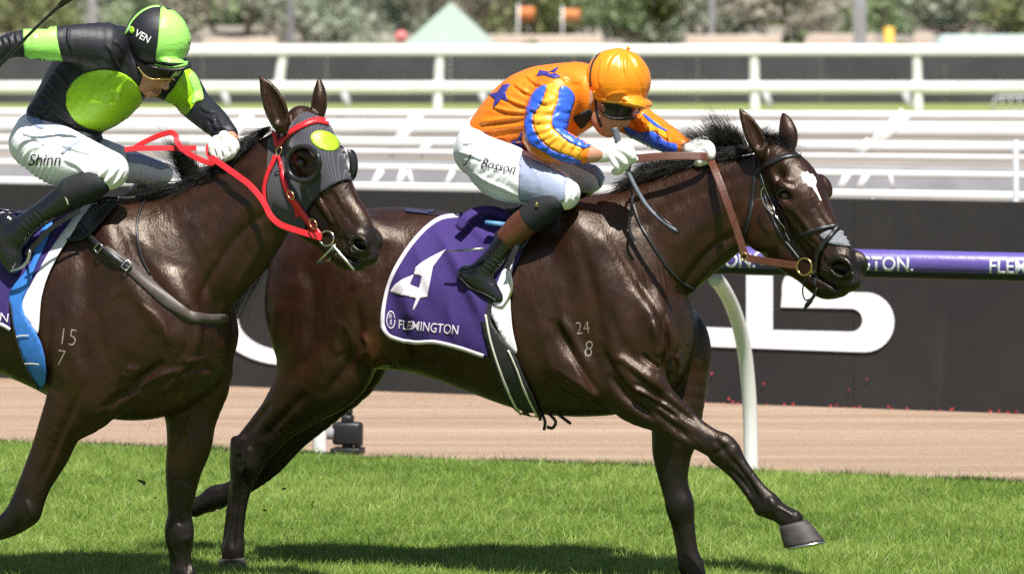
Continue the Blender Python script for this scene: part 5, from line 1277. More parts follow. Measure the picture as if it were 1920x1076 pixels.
F2a = [[(428,262,0.040,7.0),(440,266,0.060,6.6),(444,278,0.065,6.2),(438,288,0.050,5.5)], [(424,268,0.050,7.0),(436,276,0.070,6.6),(438,288,0.070,6.2),(430,296,0.055,5.5)],
       [(416,272,0.055,7.0),(424,284,0.075,6.6),(424,296,0.075,5.9),(416,302,0.060,5.1)], [(408,274,0.055,6.6),(412,286,0.070,6.2),(411,296,0.070,5.5),(405,300,0.060,4.7)]]
hand('glove', J2, (420,256), (424,268), .045, F2a, [(406,262,0.050,8.5),(398,272,0.060,8),(398,284,0.060,7),(402,292,0.060,6)], M['glove'], jockey2, palm=(14, .018))
F2b = [[(-54,148,.33,9),(-44,158,.35,8.5),(-36,152,.34,8),(-38,144,.32,7)], [(-60,152,.33,9),(-52,164,.35,8.5),(-44,160,.34,8),(-44,152,.32,7)], [(-64,154,.32,9),(-60,168,.34,8.5),(-52,166,.33,8),(-52,158,.31,7)], [(-66,152,.31,8),(-66,166,.33,8),(-60,168,.32,7),(-58,162,.3,6)]]
hand('glove', J2, (-42,130), (-54,146), .325, F2b, [(-42,140,.34,8.5),(-32,146,.35,8),(-30,154,.35,7),(-36,160,.34,6)], M['glove'], jockey2, palm=(17, .024))
grow('knee_sock', J2, .005, M['black_knit'], jockey2, tubes=[[(185,344,.264,24,.056),(165,350,.272,30,.056),(135,362,.276,31,.053)]])
boot2, Wo2, Fo2 = grow('boot', J2, .0045, M['black_patent'], jockey2, tubes=[[(140,360,.276,29,.05),(105,384,.28,25,.046),(74,404,.284,22,.043),(48,424,.286,24,.042),(34,440,.286,26,.042)], [(12,420,.286,22,.036),(14,450,.286,28,.04),(20,478,.286,25,.042),(26,500,.286,16,.038)]],
    ells=[(27,505,.286, 11,.03,9, 80,.01)], k=.02, folds=ripples(.003, 10, 50, 2, (60,412), 35))
band('boot_strap', [(112,350),(122,368),(128,384)], 3, bvh_of(Wo2, Fo2), M['cream_print'], boot2, .002, .001)

# far legs, beyond the horses' bodies
grow('boot', J1, .008, M['black_patent'], jockey1, tubes=[[(1100,340,-.25,24,.05),(1060,392,-.33,26,.05),(1015,455,-.36,23,.045),(990,500,-.36,22,.042)], [(958,515,-.36,18,.036),(985,524,-.36,22,.04),(1010,545,-.36,14,.036)]], k=.02)
grow('boot', J2, .008, M['black_patent'], jockey2, tubes=[[(292,332,-.24,24,.05),(250,385,-.33,26,.05),(200,430,-.36,23,.045),(176,470,-.36,22,.042)], [(150,478,-.36,18,.036),(172,494,-.36,22,.04),(192,515,-.36,14,.036)]], k=.02)
# ------------------------------------------------------------------ tack, hooves, eyes, hair
def hoof(name, pl, lat, top, bot, wt, wb, parent, shoe=True):
    """top/bot: ((x,y) back, (x,y) front) of the coronet and the ground edge; wt, wb lateral radii in metres"""
    rings = []; n = 26; L = 7
    for k in range(L + 1):
        t = k / L; a = np.array(top[0]) * (1 - t) + np.array(bot[0]) * t; b = np.array(top[1]) * (1 - t) + np.array(bot[1]) * t
        A, Bq = pl.P(a[0], a[1], lat), pl.P(b[0], b[1], lat); c = (A + Bq) / 2; e = (Bq - A) / 2; w_ = wt + (wb - wt) * t
        bul = 1.0 + .03 * math.sin(t * math.pi)
        rings.append([c + e * math.cos(q) * bul + pl.n * w_ * bul * math.sin(q) * (1 - .12 * math.cos(q)) for q in np.arange(n) * 2 * math.pi / n])
    V = [v for g in rings for v in g]; F = [(i * n + j, i * n + (j + 1) % n, (i + 1) * n + (j + 1) % n, (i + 1) * n + j) for i in range(L) for j in range(n)]
    F.append(tuple(range(n - 1, -1, -1))); F.append(tuple(L * n + j for j in range(n)))
    o = link(name, mesh_np(name, V, F), M['hoof'], parent)
    if shoe:
        mb = MB(); R_ = rings[-1]; ax = np.array(rings[-1][0]) - np.array(rings[-2][0]); ax /= np.linalg.norm(ax); c = sum(R_) / n
        pts = [c + (p - c) * .93 + ax * .003 for p in R_[:11] + R_[16:]]; pts = [c + (p - c) * .93 + ax * .003 for p in (R_[16:] + R_[:11])]
        mb.tube(pts, .007, 8); mb.build('shoe', M['steel'], o)
    return o
hoof('hoof', PL1, .16, ((1462,986),(1513,973)), ((1472,1026),(1546,1014)), .042, .056, horse1)
hoof('hoof', PL1, .13, ((412,1047),(459,1045)), ((408,1075),(464,1073)), .042, .054, horse1)
hoof('hoof', PL1, -.15, ((1288,1084),(1326,1080)), ((1288,1106),(1340,1105)), .04, .052, horse1)
hoof('hoof', PL1, -.13, ((362,966),(370,934)), ((338,972),(344,920)), .04, .05, horse1)
hoof('hoof', PL2, -.13, ((332,1096),(370,1093)), ((330,1116),(382,1115)), .04, .052, horse2)
hoof('hoof', PL2, .18, ((-102,984),(-132,1006)), ((-118,956),(-160,990)), .04, .05, horse2)
hoof('hoof', PL2, .13, ((-422,1073),(-375,1071)), ((-426,1100),(-370,1099)), .042, .054, horse2)
hoof('hoof', PL2, -.13, ((-478,966),(-470,934)), ((-502,972),(-496,920)), .04, .05, horse2)
def ball(name, c, r, mat, parent, sq=(1, 1, 1)):
    bm = bmesh.new(); bmesh.ops.create_uvsphere(bm, u_segments=20, v_segments=12, radius=r)
    for v in bm.verts: v.co = Vector((v.co.x * sq[0], v.co.y * sq[1], v.co.z * sq[2])) + Vector(c)
    me = bpy.data.meshes.new(name); bm.to_mesh(me); bm.free(); return link(name, me, mat, parent)
ball('eye', HP1.P(1473, 367, .083), .0205, M['eye'], horse1); ball('eye', HP1.P(1538, 363, -.083), .0225, M['eye'], horse1)
ball('eye', HP2.P(566, 305, .083), .0225, M['eye'], horse2); ball('eye', HP2.P(630, 301, -.083), .0225, M['eye'], horse2)
mb = MB(); mb.tube(crom(np.array([HP1.P(*q) for q in ((1456,368,.098),(1463,358,.103),(1475,355,.101),(1487,363,.094))]), 4), [.001] + [.005] * 11 + [.001], 8); mb.build('eyelid', M['black_leather'], horse1)
def fur_strands(name, roots, mat, parent, seed, n, length, fwd, rad=.0016, droop=.25, spread=.35, seg=6):
    """loose hair in clumps: every strand starts at a root point and bends away along its own path"""
    n = int(n * 2.2) // 9 * 9; rad *= .62; rg = np.random.default_rng(seed); R = np.array(roots, float); m = n // 9
    rep = lambda a: np.repeat(a, 9, axis=0)
    t = np.clip(rep(rg.uniform(0, len(R) - 1.001, m)) + rg.normal(0, .03, n), 0, len(R) - 1.001); i = t.astype(int); f = (t - i)[:, None]
    row = R[i] * (1 - f) + R[i + 1] * f; p = row[:, :3] + rg.normal(0, .005, (n, 3))
    d = row[:, 3:6] + (rep(rg.normal(0, spread, (m, 3))) + rg.normal(0, spread * .3, (n, 3))) * np.linalg.norm(row[:, 3:6], axis=1)[:, None]; d /= np.linalg.norm(d, axis=1)[:, None]
    L = (length * row[:, 6] * rep(rg.uniform(.6, 1.15, m)) * rg.uniform(.75, 1.1, n))[:, None]; bend = (droop * rg.uniform(.3, 1.4, n))[:, None]; sw = rep(rg.normal(0, .14, (m, 3))) + rg.normal(0, .05, (n, 3))
    side = np.cross(d, [0, 1, .2]); side /= np.linalg.norm(side, axis=1)[:, None] + 1e-9; s2 = np.cross(d, side); V = np.zeros((n, seg + 1, 3, 3))
    for j in range(seg + 1):
        u = j / seg; c = p + d * L * u + (np.array(fwd) * .5 + sw) * L * u * u * .5 + np.array([0, 0, -1.0]) * bend * L * u * u; r_ = rad * (1 - .8 * u)
        for q in range(3): V[:, j, q] = c + side * math.cos(q * 2.094) * r_ + s2 * math.sin(q * 2.094) * r_
    b = (np.arange(n) * (seg + 1) * 3)[:, None, None]; jj = (np.arange(seg) * 3)[None, :, None]; qq = np.arange(3)[None, None, :]; q1 = (qq + 1) % 3
    F = np.stack([b + jj + qq, b + jj + q1, b + jj + 3 + q1, b + jj + 3 + qq], -1).reshape(-1, 4)
    return link(name, mesh_np(name, V.reshape(-1, 3), F), mat, parent)
def root(pl, px, py, lat, dx, dy, dl, L): return list(pl.P(px, py, lat)) + list(pl.u * dx - np.array([0, 0, 1]) * dy + pl.n * dl) + [L]
# manes: lying along the crest, tufts blown up
fur_strands('mane', [root(PL1, *q) for q in ((1190,346,.0,-.9,.15,.25,.8),(1230,328,.0,-.95,.1,.25,.9),(1280,308,.0,-.95,.1,.2,.9),(1330,294,.0,-.95,.1,.2,.8),(1380,284,.0,-.9,.1,.25,.7),(1425,278,.0,-.9,.15,.3,.6))], M['hair'], horse1, 4, 1900, .13, (-.6, 0, 0), .0021, .25, .16)
fur_strands('mane', [root(PL1, *q) for q in ((1330,298,-.01,-.6,-.55,.05,.9),(1352,292,-.01,-.5,-.8,.05,1.15),(1378,286,-.01,-.4,-.9,.05,1.1),(1402,282,-.01,-.35,-.8,.05,.8))], M['hair'], horse1, 3, 700, .165, (-.55, 0, 0), .0017, .12, .22)
fur_strands('mane', [root(PL1, *q) for q in ((1195,342,.0,-.6,-.6,.1,.6),(1225,328,.0,-.6,-.65,.1,.8),(1270,310,.0,-.7,-.55,.05,.75),(1300,302,0,-.8,-.4,.05,.6))], M['hair'], horse1, 13, 650, .12, (-.6, 0, 0), .0018, .3, .2)
fur_strands('forelock', [root(HP1, *q) for q in ((1416,262,.03,.35,-.8,.0,.8),(1436,268,.01,.75,-.5,.1,1.0),(1452,268,-.01,.9,-.15,.1,1.1))], M['hair'], horse1, 5, 320, .145, (.4, 0, 0), .0018, .75, .16)
fur_strands('mane', [root(PL2, *q) for q in ((262,366,.0,-.8,.1,.4,.8),(330,352,.0,-.85,.15,.35,.9),(385,334,.0,-.85,.25,.4,.9),(430,305,.0,-.8,.35,.4,.9),(470,265,.0,-.75,.45,.45,.8),(505,240,.0,-.7,.4,.5,.6))], M['hair'], horse2, 6, 2100, .13, (-.5, 0, 0), .0021, .3, .18)
fur_strands('mane', [root(PL2, *q) for q in ((348,345,.0,-.2,-.95,.1,1.3),(362,338,.0,-.35,-.9,.1,1.2),(378,332,.0,-.5,-.7,.1,.8))], M['hair'], horse2, 7, 420, .16, (-.4, 0, 0), .0018, .12, .2)
fur_strands('mane', [root(PL2, *q) for q in ((280,365,.03,-.75,-.35,.3,.9),(320,357,.03,-.8,-.3,.3,1.0))], M['hair'], horse2, 12, 90, .14, (-.4, 0, 0), .0015, .3, .25)
fur_strands('forelock', [root(HP2, *q) for q in ((575,212,.0,-.3,-.8,.1,.5),(582,213,-.01,-.4,-.7,.1,.6))], M['hair'], horse2, 8, 30, .1, (-.5, 0, 0), .0014, .6, .4)
# tails streaming behind
fur_strands('tail', [root(PL1, *q) for q in ((548,442,.0,-.9,.1,.0,1.0),(540,452,.02,-.9,.25,.0,1.0),(534,466,-.02,-.85,.35,.0,1.0))], M['hair'], horse1, 9, 900, .62, (-.15, 0, 0), .0028, .55, .13, 9)
fur_strands('tail', [root(PL2, *q) for q in ((-300,442,.0,-.9,.1,.0,1.0),(-306,452,.02,-.9,.25,.0,1.0),(-312,466,-.02,-.85,.35,.0,1.0))], M['hair'], horse2, 10, 500, .62, (-.15, 0, 0), .0028, .55, .13, 9)
# coat marks
M['star_white'] = simple('white_coat_hair', (.72, .68, .64), .6, .1, 80, .001, 300); M['brand'] = simple('freeze_brand_hair', (.26, .22, .185), .7, .4, 90)
patch('white_star', [(1502.5, 325.6), (1505.1, 322.0), (1509.4, 323.8), (1513.7, 321.1), (1517.1, 326.5), (1523.2, 326.5), (1528.3, 332.8), (1530.9, 340.0), (1529.2, 349.0), (1532.6, 358.0), (1536.9, 367.9), (1540.4, 376.0), (1537.8, 376.9), (1532.6, 367.0), (1527.5, 358.9), (1522.3, 350.8), (1516.3, 349.9), (1512.0, 344.5), (1506.0, 342.7), (1504.2, 335.5), (1501.7, 331.0)], bvh1, M['star_white'], skin1, .0015, 4, 0, smooth=False)
for s_, sz, x_, y_ in (('24', 34, 1080, 627), ('8', 44, 1093, 667)):
    V2, F2 = text2d(s_, sz, x_, y_, rot=-6 if s_ == '24' else 8, xs=.82, maxlen=4, bold=-.018); lay('brand_mark', V2, F2, bvh1, .0012, M['brand'], skin1, 0)
for s_, sz, x_, y_ in (('15', 46, 107, 644), ('7', 44, 104, 684)):
    V2, F2 = text2d(s_, sz, x_, y_, rot=8, xs=.8, maxlen=4, bold=-.02); lay('brand_mark', V2, F2, bvh2, .0012, M['brand'], skin2, 0)

# ---- saddlecloth, girth and saddle of the leading horse ------------------
cl = empty('saddlecloth', PL1.P(830, 520, .3)); tag(cl, 'purple saddlecloth number 4 with white edging on the leading horse', 'saddlecloth')
def cloth_wave(x, y, W=None): 
    g = lambda px_, py_, ang, wd, h: h * np.exp(-(((x - px_) * -math.sin(math.radians(ang)) + (y - py_) * math.cos(math.radians(ang))) / wd) ** 2) * np.exp(-(((x - px_) * math.cos(math.radians(ang)) + (y - py_) * math.sin(math.radians(ang))) / (wd * 6)) ** 2)
    return .004 * np.sin((x * .7 + y * .25) / 17.0) * sm(y, 420, 560) + .0025 * np.sin((x - y * .6) / 11.0) + g(850, 480, 55, 8, .012) + g(865, 520, 62, 7, .011) + g(800, 520, 70, 8, .009) + g(770, 590, 80, 7, .009) + g(890, 560, 68, 8, .012) + g(850, 610, 78, 7, .009) + g(900, 440, 40, 7, .012) + g(755, 520, 100, 6, .006)
CLOTH1 = [(862,407),(827,412),(794,433),(762,470),(737,511),(721,552),(715,597),(721,627),(753,639),(782,643),(819,643),(864,655),(911,670),(922,640),(918,600),(940,560),(968,500),(988,455),(975,425),(945,398),(905,392)]
cloth1 = patch('cloth', CLOTH1, bvh1, M['purple'], cl, .012, 4.5, .004, wave=cloth_wave, guess=PL1)
band('edging', [(862,409),(827,414),(796,435),(765,471),(740,512),(724,553),(718,597),(724,624),(753,636),(782,640),(819,640),(864,651),(909,666)], 7, bvh1, M['purple_edge'], cl, .0145, .003, wave=cloth_wave)
patch('pad', [(1000,440),(985,462),(967,484),(959,548),(963,613),(972,660),(951,644),(930,604),(921,577),(940,520),(965,470),(985,445)], bvh1, M['pad_white'], cl, .016, 7, .005, guess=PL1)
num = [(838,470),(825,487),(814,502),(810,523),(803,558),(790,560),(784,572),(778,582),(776,581),(780,568),(783,560),(757,553),(733,546),(744,533),(758,524),(778,516),(781,503),(792,494),(811,483)]
hole = [(792.5,519),(788,541),(771,534)]
V2, F2 = fill2d([(838,470),(825,487),(814,502),(810,523),(803,558),(790,560),(784,572),(778,582),(776,581),(780,568),(783,560),(757,553),(733,546),(744,533),(758,524),(778,516),(770.9,533.9),(788,541),(792.5,519),(778.2,515.9),(781,503),(792,494),(811,483)], 3.5)
lay('number', V2, F2, bvh1, .0142, M['purple_edge'], cloth1, .001, wave=cloth_wave)
V2, F2 = text2d('FLEMINGTON', 24.5, 748, 615, rot=6, xs=.755, maxlen=3, bold=.004, space=1.0); lay('cloth_lettering', V2, F2, bvh1, .0142, M['purple_edge'], cloth1, .001, wave=cloth_wave)
V2, F2 = fill2d(arc(734, 599, 9.5, 17, 0, 352, 30) + list(reversed(arc(734, 599, 7.6, 14.5, 0, 352, 30))), 3); lay('emblem', V2, F2, bvh1, .0142, M['purple_edge'], cloth1, .001, wave=cloth_wave)
V2, F2 = text2d('RR', 14, 728.5, 597, xs=.42, rot=4, maxlen=3); lay('emblem', V2, F2, bvh1, .0142, M['purple_edge'], cloth1, .001, wave=cloth_wave)
V2, F2 = text2d('R', 15, 731, 609, xs=.6, rot=4, maxlen=3); lay('emblem', V2, F2, bvh1, .0142, M['purple_edge'], cloth1, .001, wave=cloth_wave)
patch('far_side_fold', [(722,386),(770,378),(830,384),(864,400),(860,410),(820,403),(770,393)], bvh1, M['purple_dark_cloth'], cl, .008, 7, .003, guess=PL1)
mb = MB(); mb.tube(crom(np.array([PL1.P(860, 431, .22), PL1.P(876, 408, .2), PL1.P(900, 396, .16), PL1.P(930, 397, .14), PL1.P(955, 410, .16)]), 5), [.006] + [.022] * 19 + [.008], 12, flat=((0, -.6, 1), .55)); mb.build('rolled_edge', M['purple'], cl)
mb = MB(); mb.tube([PL1.P(913, 417, .24), PL1.P(945, 421, .25)], [.018, .02], 14, flat=((0, 0, 1), .45)); mb.build('weight_pocket', simple('pale_blue_vinyl', (.12, .3, .55), .4), cl)
sd = empty('saddle', PL1.P(1000, 430, 0)); tag(sd, 'small black racing saddle and girth under the orange jockey', 'saddle')
patch('flap', [(985,400),(1005,430),(985,470),(955,470),(940,430),(950,400),(968,392)], bvh1, M['black_leather'], sd, .03, 8, .008, guess=PL1)
patch('seat', [(905,402),(930,388),(975,382),(1040,372),(1085,364),(1070,392),(1020,402),(960,412),(925,412)], bvh1, M['black_leather'], sd, .035, 8, .012, guess=PL1)
girth = patch('girth', [(910,550),(904,601),(925,675),(950,736),(976,768),(1016,778),(992,720),(967,662),(946,636),(922,597),(930,555)], bvh1, M['girth_black'], sd, .0175, 7, .004, guess=PL1)
band('girth_piping', [(914,590),(924,640),(944,700),(966,748),(980,768)], 4, bvh1, M['cream_print'], girth, .0225, .002); band('girth_piping', [(955,655),(972,692),(990,735),(1010,773)], 3.5, bvh1, M['cream_print'], girth, .0225, .002)
mb = MB()
for pts in ([(1016,775,.1),(1022,790,.1),(1020,806,.1)], [(1030,776,.1),(1042,790,.1),(1036,802,.1),(1026,800,.1)], [(1046,776,.1),(1054,782,.1),(1070,794,.1)], [(1012,776,.1),(1013,788,.1)]): mb.tube(crom(np.array([PL1.P(*q) for q in pts]), 3), .007, 8)
mb.build('girth_straps', M['black_leather'], sd)
strap3d('stirrup_leather', [PL1.P(985, 430, .27), PL1.P(965, 470, .3), PL1.P(950, 505, .315)], .02, .004, M['black_leather'], sd)
mb = MB(); mb.tube(crom(np.array([PL1.P(*q) for q in ((952,500,.3),(960,530,.3),(957,552,.3),(943,575,.3),(925,572,.3))]), 4), .006, 8); mb.tube(crom(np.array([PL1.P(*q) for q in ((952,500,.3),(948,520,.24),(944,552,.235),(935,572,.24))]), 4), .005, 8); mb.build('stirrup_iron', M['steel'], sd)
mb = MB(); mb.tube([PL1.P(838, 471, .34), PL1.P(880, 468.5, .34), PL1.P(908, 466, .34)], [.004, .005, .006], 8); mb.build('spur_bar', M['steel'], boot1)

# ---- bridle and reins, leading horse ---------------------------------------
br = empty('bridle', HP1.P(1440, 330, .1)); tag(br, 'dark leather bridle with brown reins on the star-faced horse', 'bridle')
band('browband', [(1414,324),(1434,312),(1463,297),(1491,291),(1518,294)], 9, bvh1, M['black_leather'], br, .006, .004)
band('throatlash', [(1409,283),(1415,304),(1415,332),(1411,370),(1404,410),(1394,448)], 9, bvh1, M['black_leather'], br, .005, .004)
band('cheekpiece', [(1424,311),(1428,340),(1436,375),(1449,411),(1464,441),(1484,467),(1499,486)], 5, bvh1, M['black_leather'], br, .006, .004)
band('cheekpiece', [(1428,326),(1441,371),(1455,402),(1469,428),(1483,452)], 2.2, bvh1, M['steel'], br, .011, .002)
band('noseband', [(1486,455),(1501,443),(1529,431),(1557,425),(1576,421)], 8, bvh1, M['black_leather'], br, .008, .006)
band('noseband', [(1576,420),(1559,441),(1544,460),(1534,480),(1531,505),(1529,536)], 8, bvh1, M['black_leather'], br, .013, .006)
band('noseband', [(1573,420),(1582,428),(1590,442)], 7, bvh1, M['black_leather'], br, .009, .006)
patch('sheepskin', [(1538,441),(1556,432),(1580,435),(1593,452),(1597,462),(1580,461),(1560,458),(1547,452)], bvh1, M['grey_pad'], br, .006, 5, .006)
def ring3d(name, pl, px, py, lat, rx, ry, tube_r, mat, parent, rot=0.0, n=28, yaw=0.0):
    pts = []; sc = pl.scale(px, py, lat)
    for q in np.arange(n) * 2 * math.pi / n:
        x, y = rx * math.cos(q), ry * math.sin(q); a = math.radians(rot); pts.append(pl.P(px + x * math.cos(a) - y * math.sin(a), py + x * math.sin(a) + y * math.cos(a), lat + yaw * x / sc))
    mb = MB(); mb.tube(pts, tube_r, 8, closed=True); return mb.build(name, mat, parent)
ring3d('bit_ring', HP1, 1508, 500, .085, 14, 16, .0045, M['brass'], br)
mb = MB(); mb.tube([HP1.P(1520, 506, .08), HP1.P(1526, 514, .05), HP1.P(1534, 518, .0)], .006, 8); mb.build('bit', M['steel'], br)
mb = MB(); mb.tube(crom(np.array([HP1.P(*q) for q in ((1514,518,.06),(1507,532,.06),(1505,548,.05),(1510,562,.04),(1522,558,.04),(1530,540,.04))]), 4), .003, 8); mb.tube(crom(np.array([HP1.P(*q) for q in ((1532,540,.05),(1526,556,.05),(1516,568,.05),(1508,580,.05))]), 3), [.006] * 5 + [.01] * 3 + [.006, .004], 8); mb.build('lip_strap', M['black_leather'], br)
mb = MB(); mb.tube(crom(np.array([HP1.P(*q) for q in ((1431,352,.12),(1427,360,.122),(1429,372,.12),(1434,384,.12),(1443,396,.115),(1450,402,.11))]), 4), .0025, 8); mb.build('buckle_strap', M['steel'], br)
rn = empty('reins', PL1.P(1330, 300, .1)); tag(rn, 'brown leather reins held in the orange jockey\'s white gloves', 'reins')
strap3d('rein', [HP1.P(1494, 498, .088), HP1.P(1450, 492, .1), PL1.P(1402, 483, .13), PL1.P(1392, 470, .135)], .03, .004, M['brown_leather'], rn)
strap3d('rein', [PL1.P(1396, 478, .14), PL1.P(1383, 436, .145), PL1.P(1359, 367, .15), PL1.P(1340, 318, .11), PL1.P(1330, 292, .02)], .03, .004, M['brown_leather'], rn)
strap3d('rein', [PL1.P(1332, 296, .05), PL1.P(1312, 293, .1), PL1.P(1250, 293, .14), PL1.P(1186, 298, .16)], .034, .004, M['brown_leather'], rn, normals=[(0, -1, .35)] * 4)
ring3d('martingale_ring', PL1, 1395, 481, .15, 6, 7, .003, M['brass'], rn)
strap3d('rein_end', [PL1.P(1184, 300, .16), PL1.P(1179, 330, .17), PL1.P(1186, 372, .2), PL1.P(1180, 425, .215), PL1.P(1190, 452, .215)], .012, .004, M['black_leather'], rn)
band('neck_strap', [(1186,380),(1200,420),(1216,447),(1240,484),(1262,514),(1284,533),(1304,543)], 6, bvh1, M['black_leather'], rn, .006, .004)
wp = empty('whip', J1.P(1170, 300, .2)); tag(wp, 'grey padded whip hanging from the orange jockey\'s near hand', 'whip')
mb = MB(); mb.tube(crom(np.array([J1.P(*q) for q in ((1152,240,.24),(1158,262,.24),(1166,290,.245),(1176,318,.25),(1190,348,.26),(1212,385,.27),(1240,413,.275),(1272,435,.28))]), 4), [.0135] * 8 + [.012] * 4 + [.009] * 8 + [.0085] * 8 + [.006], 12); mb.build('shaft', simple('grey_whip_rubber', (.10, .115, .14), .45, .2, 40), wp)
mb = MB(); mb.tube([J1.P(1228, 402, .275), J1.P(1250, 420, .278), J1.P(1273, 437, .281)], [.01, .013, .011], 10, flat=((0, -1, 0), .5)); mb.build('flap', M['black_leather'], wp)

# ---- hood, bridle, reins of the near horse ----------------------------------
hd = empty('racing_hood', HP2.P(570, 300, .1)); tag(hd, 'black pinstriped eye hood with blinkers and green spot', 'hood')
hv, hf = fill2d([(505,264),(518,256),(540,246),(556,222),(575,212),(600,222),(617,237),(640,268),(652,290),(659,340),(645,338),(624,346),(604,359),(589,377),(578,393),(572,440),(540,436),(517,424),(506,404),(502,367),(503,310)], 5)
hf = [f for f in hf if np.hypot(*(hv[list(f)].mean(0) - np.array([567, 307])) / np.array([1, 1.05])) > 28]
hood = lay('hood_cloth', hv, hf, bvh2, .007, M['hood'], hd, .003, guess=HP2, whole=True)
patch('green_spot', [(608.5 + 27 * math.cos(a) * math.cos(.42) - 16.5 * math.sin(a) * math.sin(.42), 266 + 27 * math.cos(a) * math.sin(.42) + 16.5 * math.sin(a) * math.cos(.42)) for a in np.arange(0, 6.28, .2)], bvh2, M['green'], hood, .0095, 4, .001, smooth=False)
band('hood_binding', [(659,340),(645,338),(624,346),(604,359),(589,377),(578,393),(573,415)], 3, bvh2, M['ink'], hood, .011, .002)
def blinker(px, py, lat, sgn, rx=34, ry=36):
    c = HP2.P(px, py, lat); rings = []; n = 36
    for (k, out, dx) in ((1.0, .004, 0), (1.0, .02, 0), (.93, .026, 0), (.82, .022, 0), (.8, .006, 0)):
        g = []
        for q in np.arange(n) * 2 * math.pi / n:
            cup = max(0, math.cos(q - (-.3)) ) ** 2 * .03 * (1 if out > .01 else 0)          # deeper cup behind... towards the cheek side facing forward
            g.append(HP2.P(px + rx * k * math.cos(q), py + ry * k * math.sin(q), lat + sgn * (out + cup)))
        rings.append(g)
    V = [v for g in rings for v in g]; F = [(i * n + j, i * n + (j + 1) % n, (i + 1) * n + (j + 1) % n, (i + 1) * n + j) for i in range(4) for j in range(n)]
    o = link('blinker_cup', mesh_np('blinker_cup', V, F), simple('black_plastic', (.018, .019, .022), .3, .15, 30) if 'black_plastic' not in bpy.data.materials else bpy.data.materials['black_plastic'], hd)
    md = o.modifiers.new('t', 'SOLIDIFY'); md.thickness = .003
blinker(568.5, 307, .098, 1)
def far_cup():
    pts = []; n = 14; V = []; F = []
    for i in range(n + 1):
        a = -1.35 + 2.7 * i / n
        for (ex, lt) in ((0, -.095), (14, -.125)): V.append(HP2.P(650 + 6 * math.cos(a) + ex * (.6 + .5 * math.cos(a)), 310 + 30 * math.sin(a), lt))
    for i in range(n): F.append((i * 2, i * 2 + 2, i * 2 + 3, i * 2 + 1))
    o = link('blinker_cup', mesh_np('blinker_cup', V, F), bpy.data.materials['black_plastic'], hd); md = o.modifiers.new('t', 'SOLIDIFY'); md.thickness = .006
far_cup()
b2 = empty('bridle', HP2.P(540, 300, .1)); tag(b2, 'red webbing bridle on the hooded horse', 'bridle')
band('browband', [(523,275),(544,253),(567,238),(593,229),(616,234)], 10, bvh2, M['red_strap'], b2, .014, .005)
band('cheekpiece', [(516,249),(519,262),(522,276)], 8, bvh2, M['red_strap'], b2, .014, .005)
band('throatlash', [(519,292),(510,314),(502,334),(497,356),(498,378)], 8, bvh2, M['red_strap'], b2, .014, .005, guess=HP2)
band('cheekpiece', [(524,293),(529,312),(534,335),(544,363),(560,388),(580,414),(602,442)], [6,6,8,10,11,11,12], bvh2, M['red_strap'], b2, .014, .005)
band('strap_tongue', [(548,370),(556,386),(560,406)], 7, bvh2, M['red_strap'], b2, .012, .004)
for (x, y, rx, ry, rt) in ((523,283,5,8,20),(545,366,5,9,-30),(587,420,6,10,-30)): ring3d('buckle', HP2, x, y, .115 if y < 300 else .12, rx, ry, .0025, M['brass'], b2, rt)
ring3d('bit_ring', HP2, 613, 447, .088, 13, 14, .0045, M['steel'], b2)
mb = MB(); mb.tube(crom(np.array([HP2.P(*q) for q in ((622,458,.075),(636,474,.07),(652,492,.062),(664,506,.05))]), 4), .0065, 10); mb.build('bit_bar', M['steel'], b2)
mb = MB(); mb.tube([HP2.P(628, 459, .09), HP2.P(612, 476, .1), HP2.P(594, 493, .11)], .004, 8); mb.tube([HP2.P(628, 459, .05), HP2.P(618, 488, .03), HP2.P(597, 493, .03)], .003, 8); mb.build('bit_shank', M['steel'], b2)
r2 = empty('reins', PL2.P(400, 300, .1)); tag(r2, 'bright red reins gathered in the green jockey\'s hand', 'reins')
strap3d('rein', [HP2.P(603, 446, .095), HP2.P(559, 433, .115), HP2.P(526, 421, .12), PL2.P(507, 404, .14), PL2.P(493, 377, .14), PL2.P(470, 349, .13), PL2.P(447, 331, .12), PL2.P(403, 300, .09), PL2.P(396, 294, .07)], .024, .003, M['red_strap'], r2)
strap3d('rein', [PL2.P(404, 302, .09), PL2.P(394, 306, .095), PL2.P(370, 297, .1), PL2.P(345, 282, .1), PL2.P(333, 268, .09), PL2.P(329, 254, .08), PL2.P(316, 249, .08), PL2.P(280, 262, .1), PL2.P(252, 278, .12)], .022, .003, M['red_strap'], r2)
strap3d('rein', [PL2.P(234, 281, .14), PL2.P(252, 279, .13), PL2.P(300, 278, .1), PL2.P(340, 278, .06), PL2.P(368, 278, .02)], .022, .003, M['red_strap'], r2, normals=[(0, -1, .2)] * 5)
strap3d('rein', [PL2.P(402, 304, .08), PL2.P(392, 290, .06), PL2.P(391, 276, .02), PL2.P(398, 272, -.03)], .022, .003, M['red_strap'], r2)
w2 = empty('whip', J2.P(0, 120, .36)); tag(w2, 'thin black whip raised diagonally across the top left corner', 'whip')
mb = MB(); mb.tube(crom(np.array([J2.P(*q) for q in ((-60,178,.36),(0,122,.4),(50,70,.43),(100,22,.46),(140,-12,.48)) ]), 4), [.011] * 4 + [.009] * 4 + [.0065] * 4 + [.0075] * 4 + [.011], 10); mb.build('shaft', M['black_leather'], w2)
mb = MB(); mb.tube([J2.P(112, 11, .465), J2.P(128, -2, .475), J2.P(150, -18, .485)], [.011, .016, .012], 10, flat=((0, -1, 0), .6)); mb.build('flap', M['black_leather'], w2)
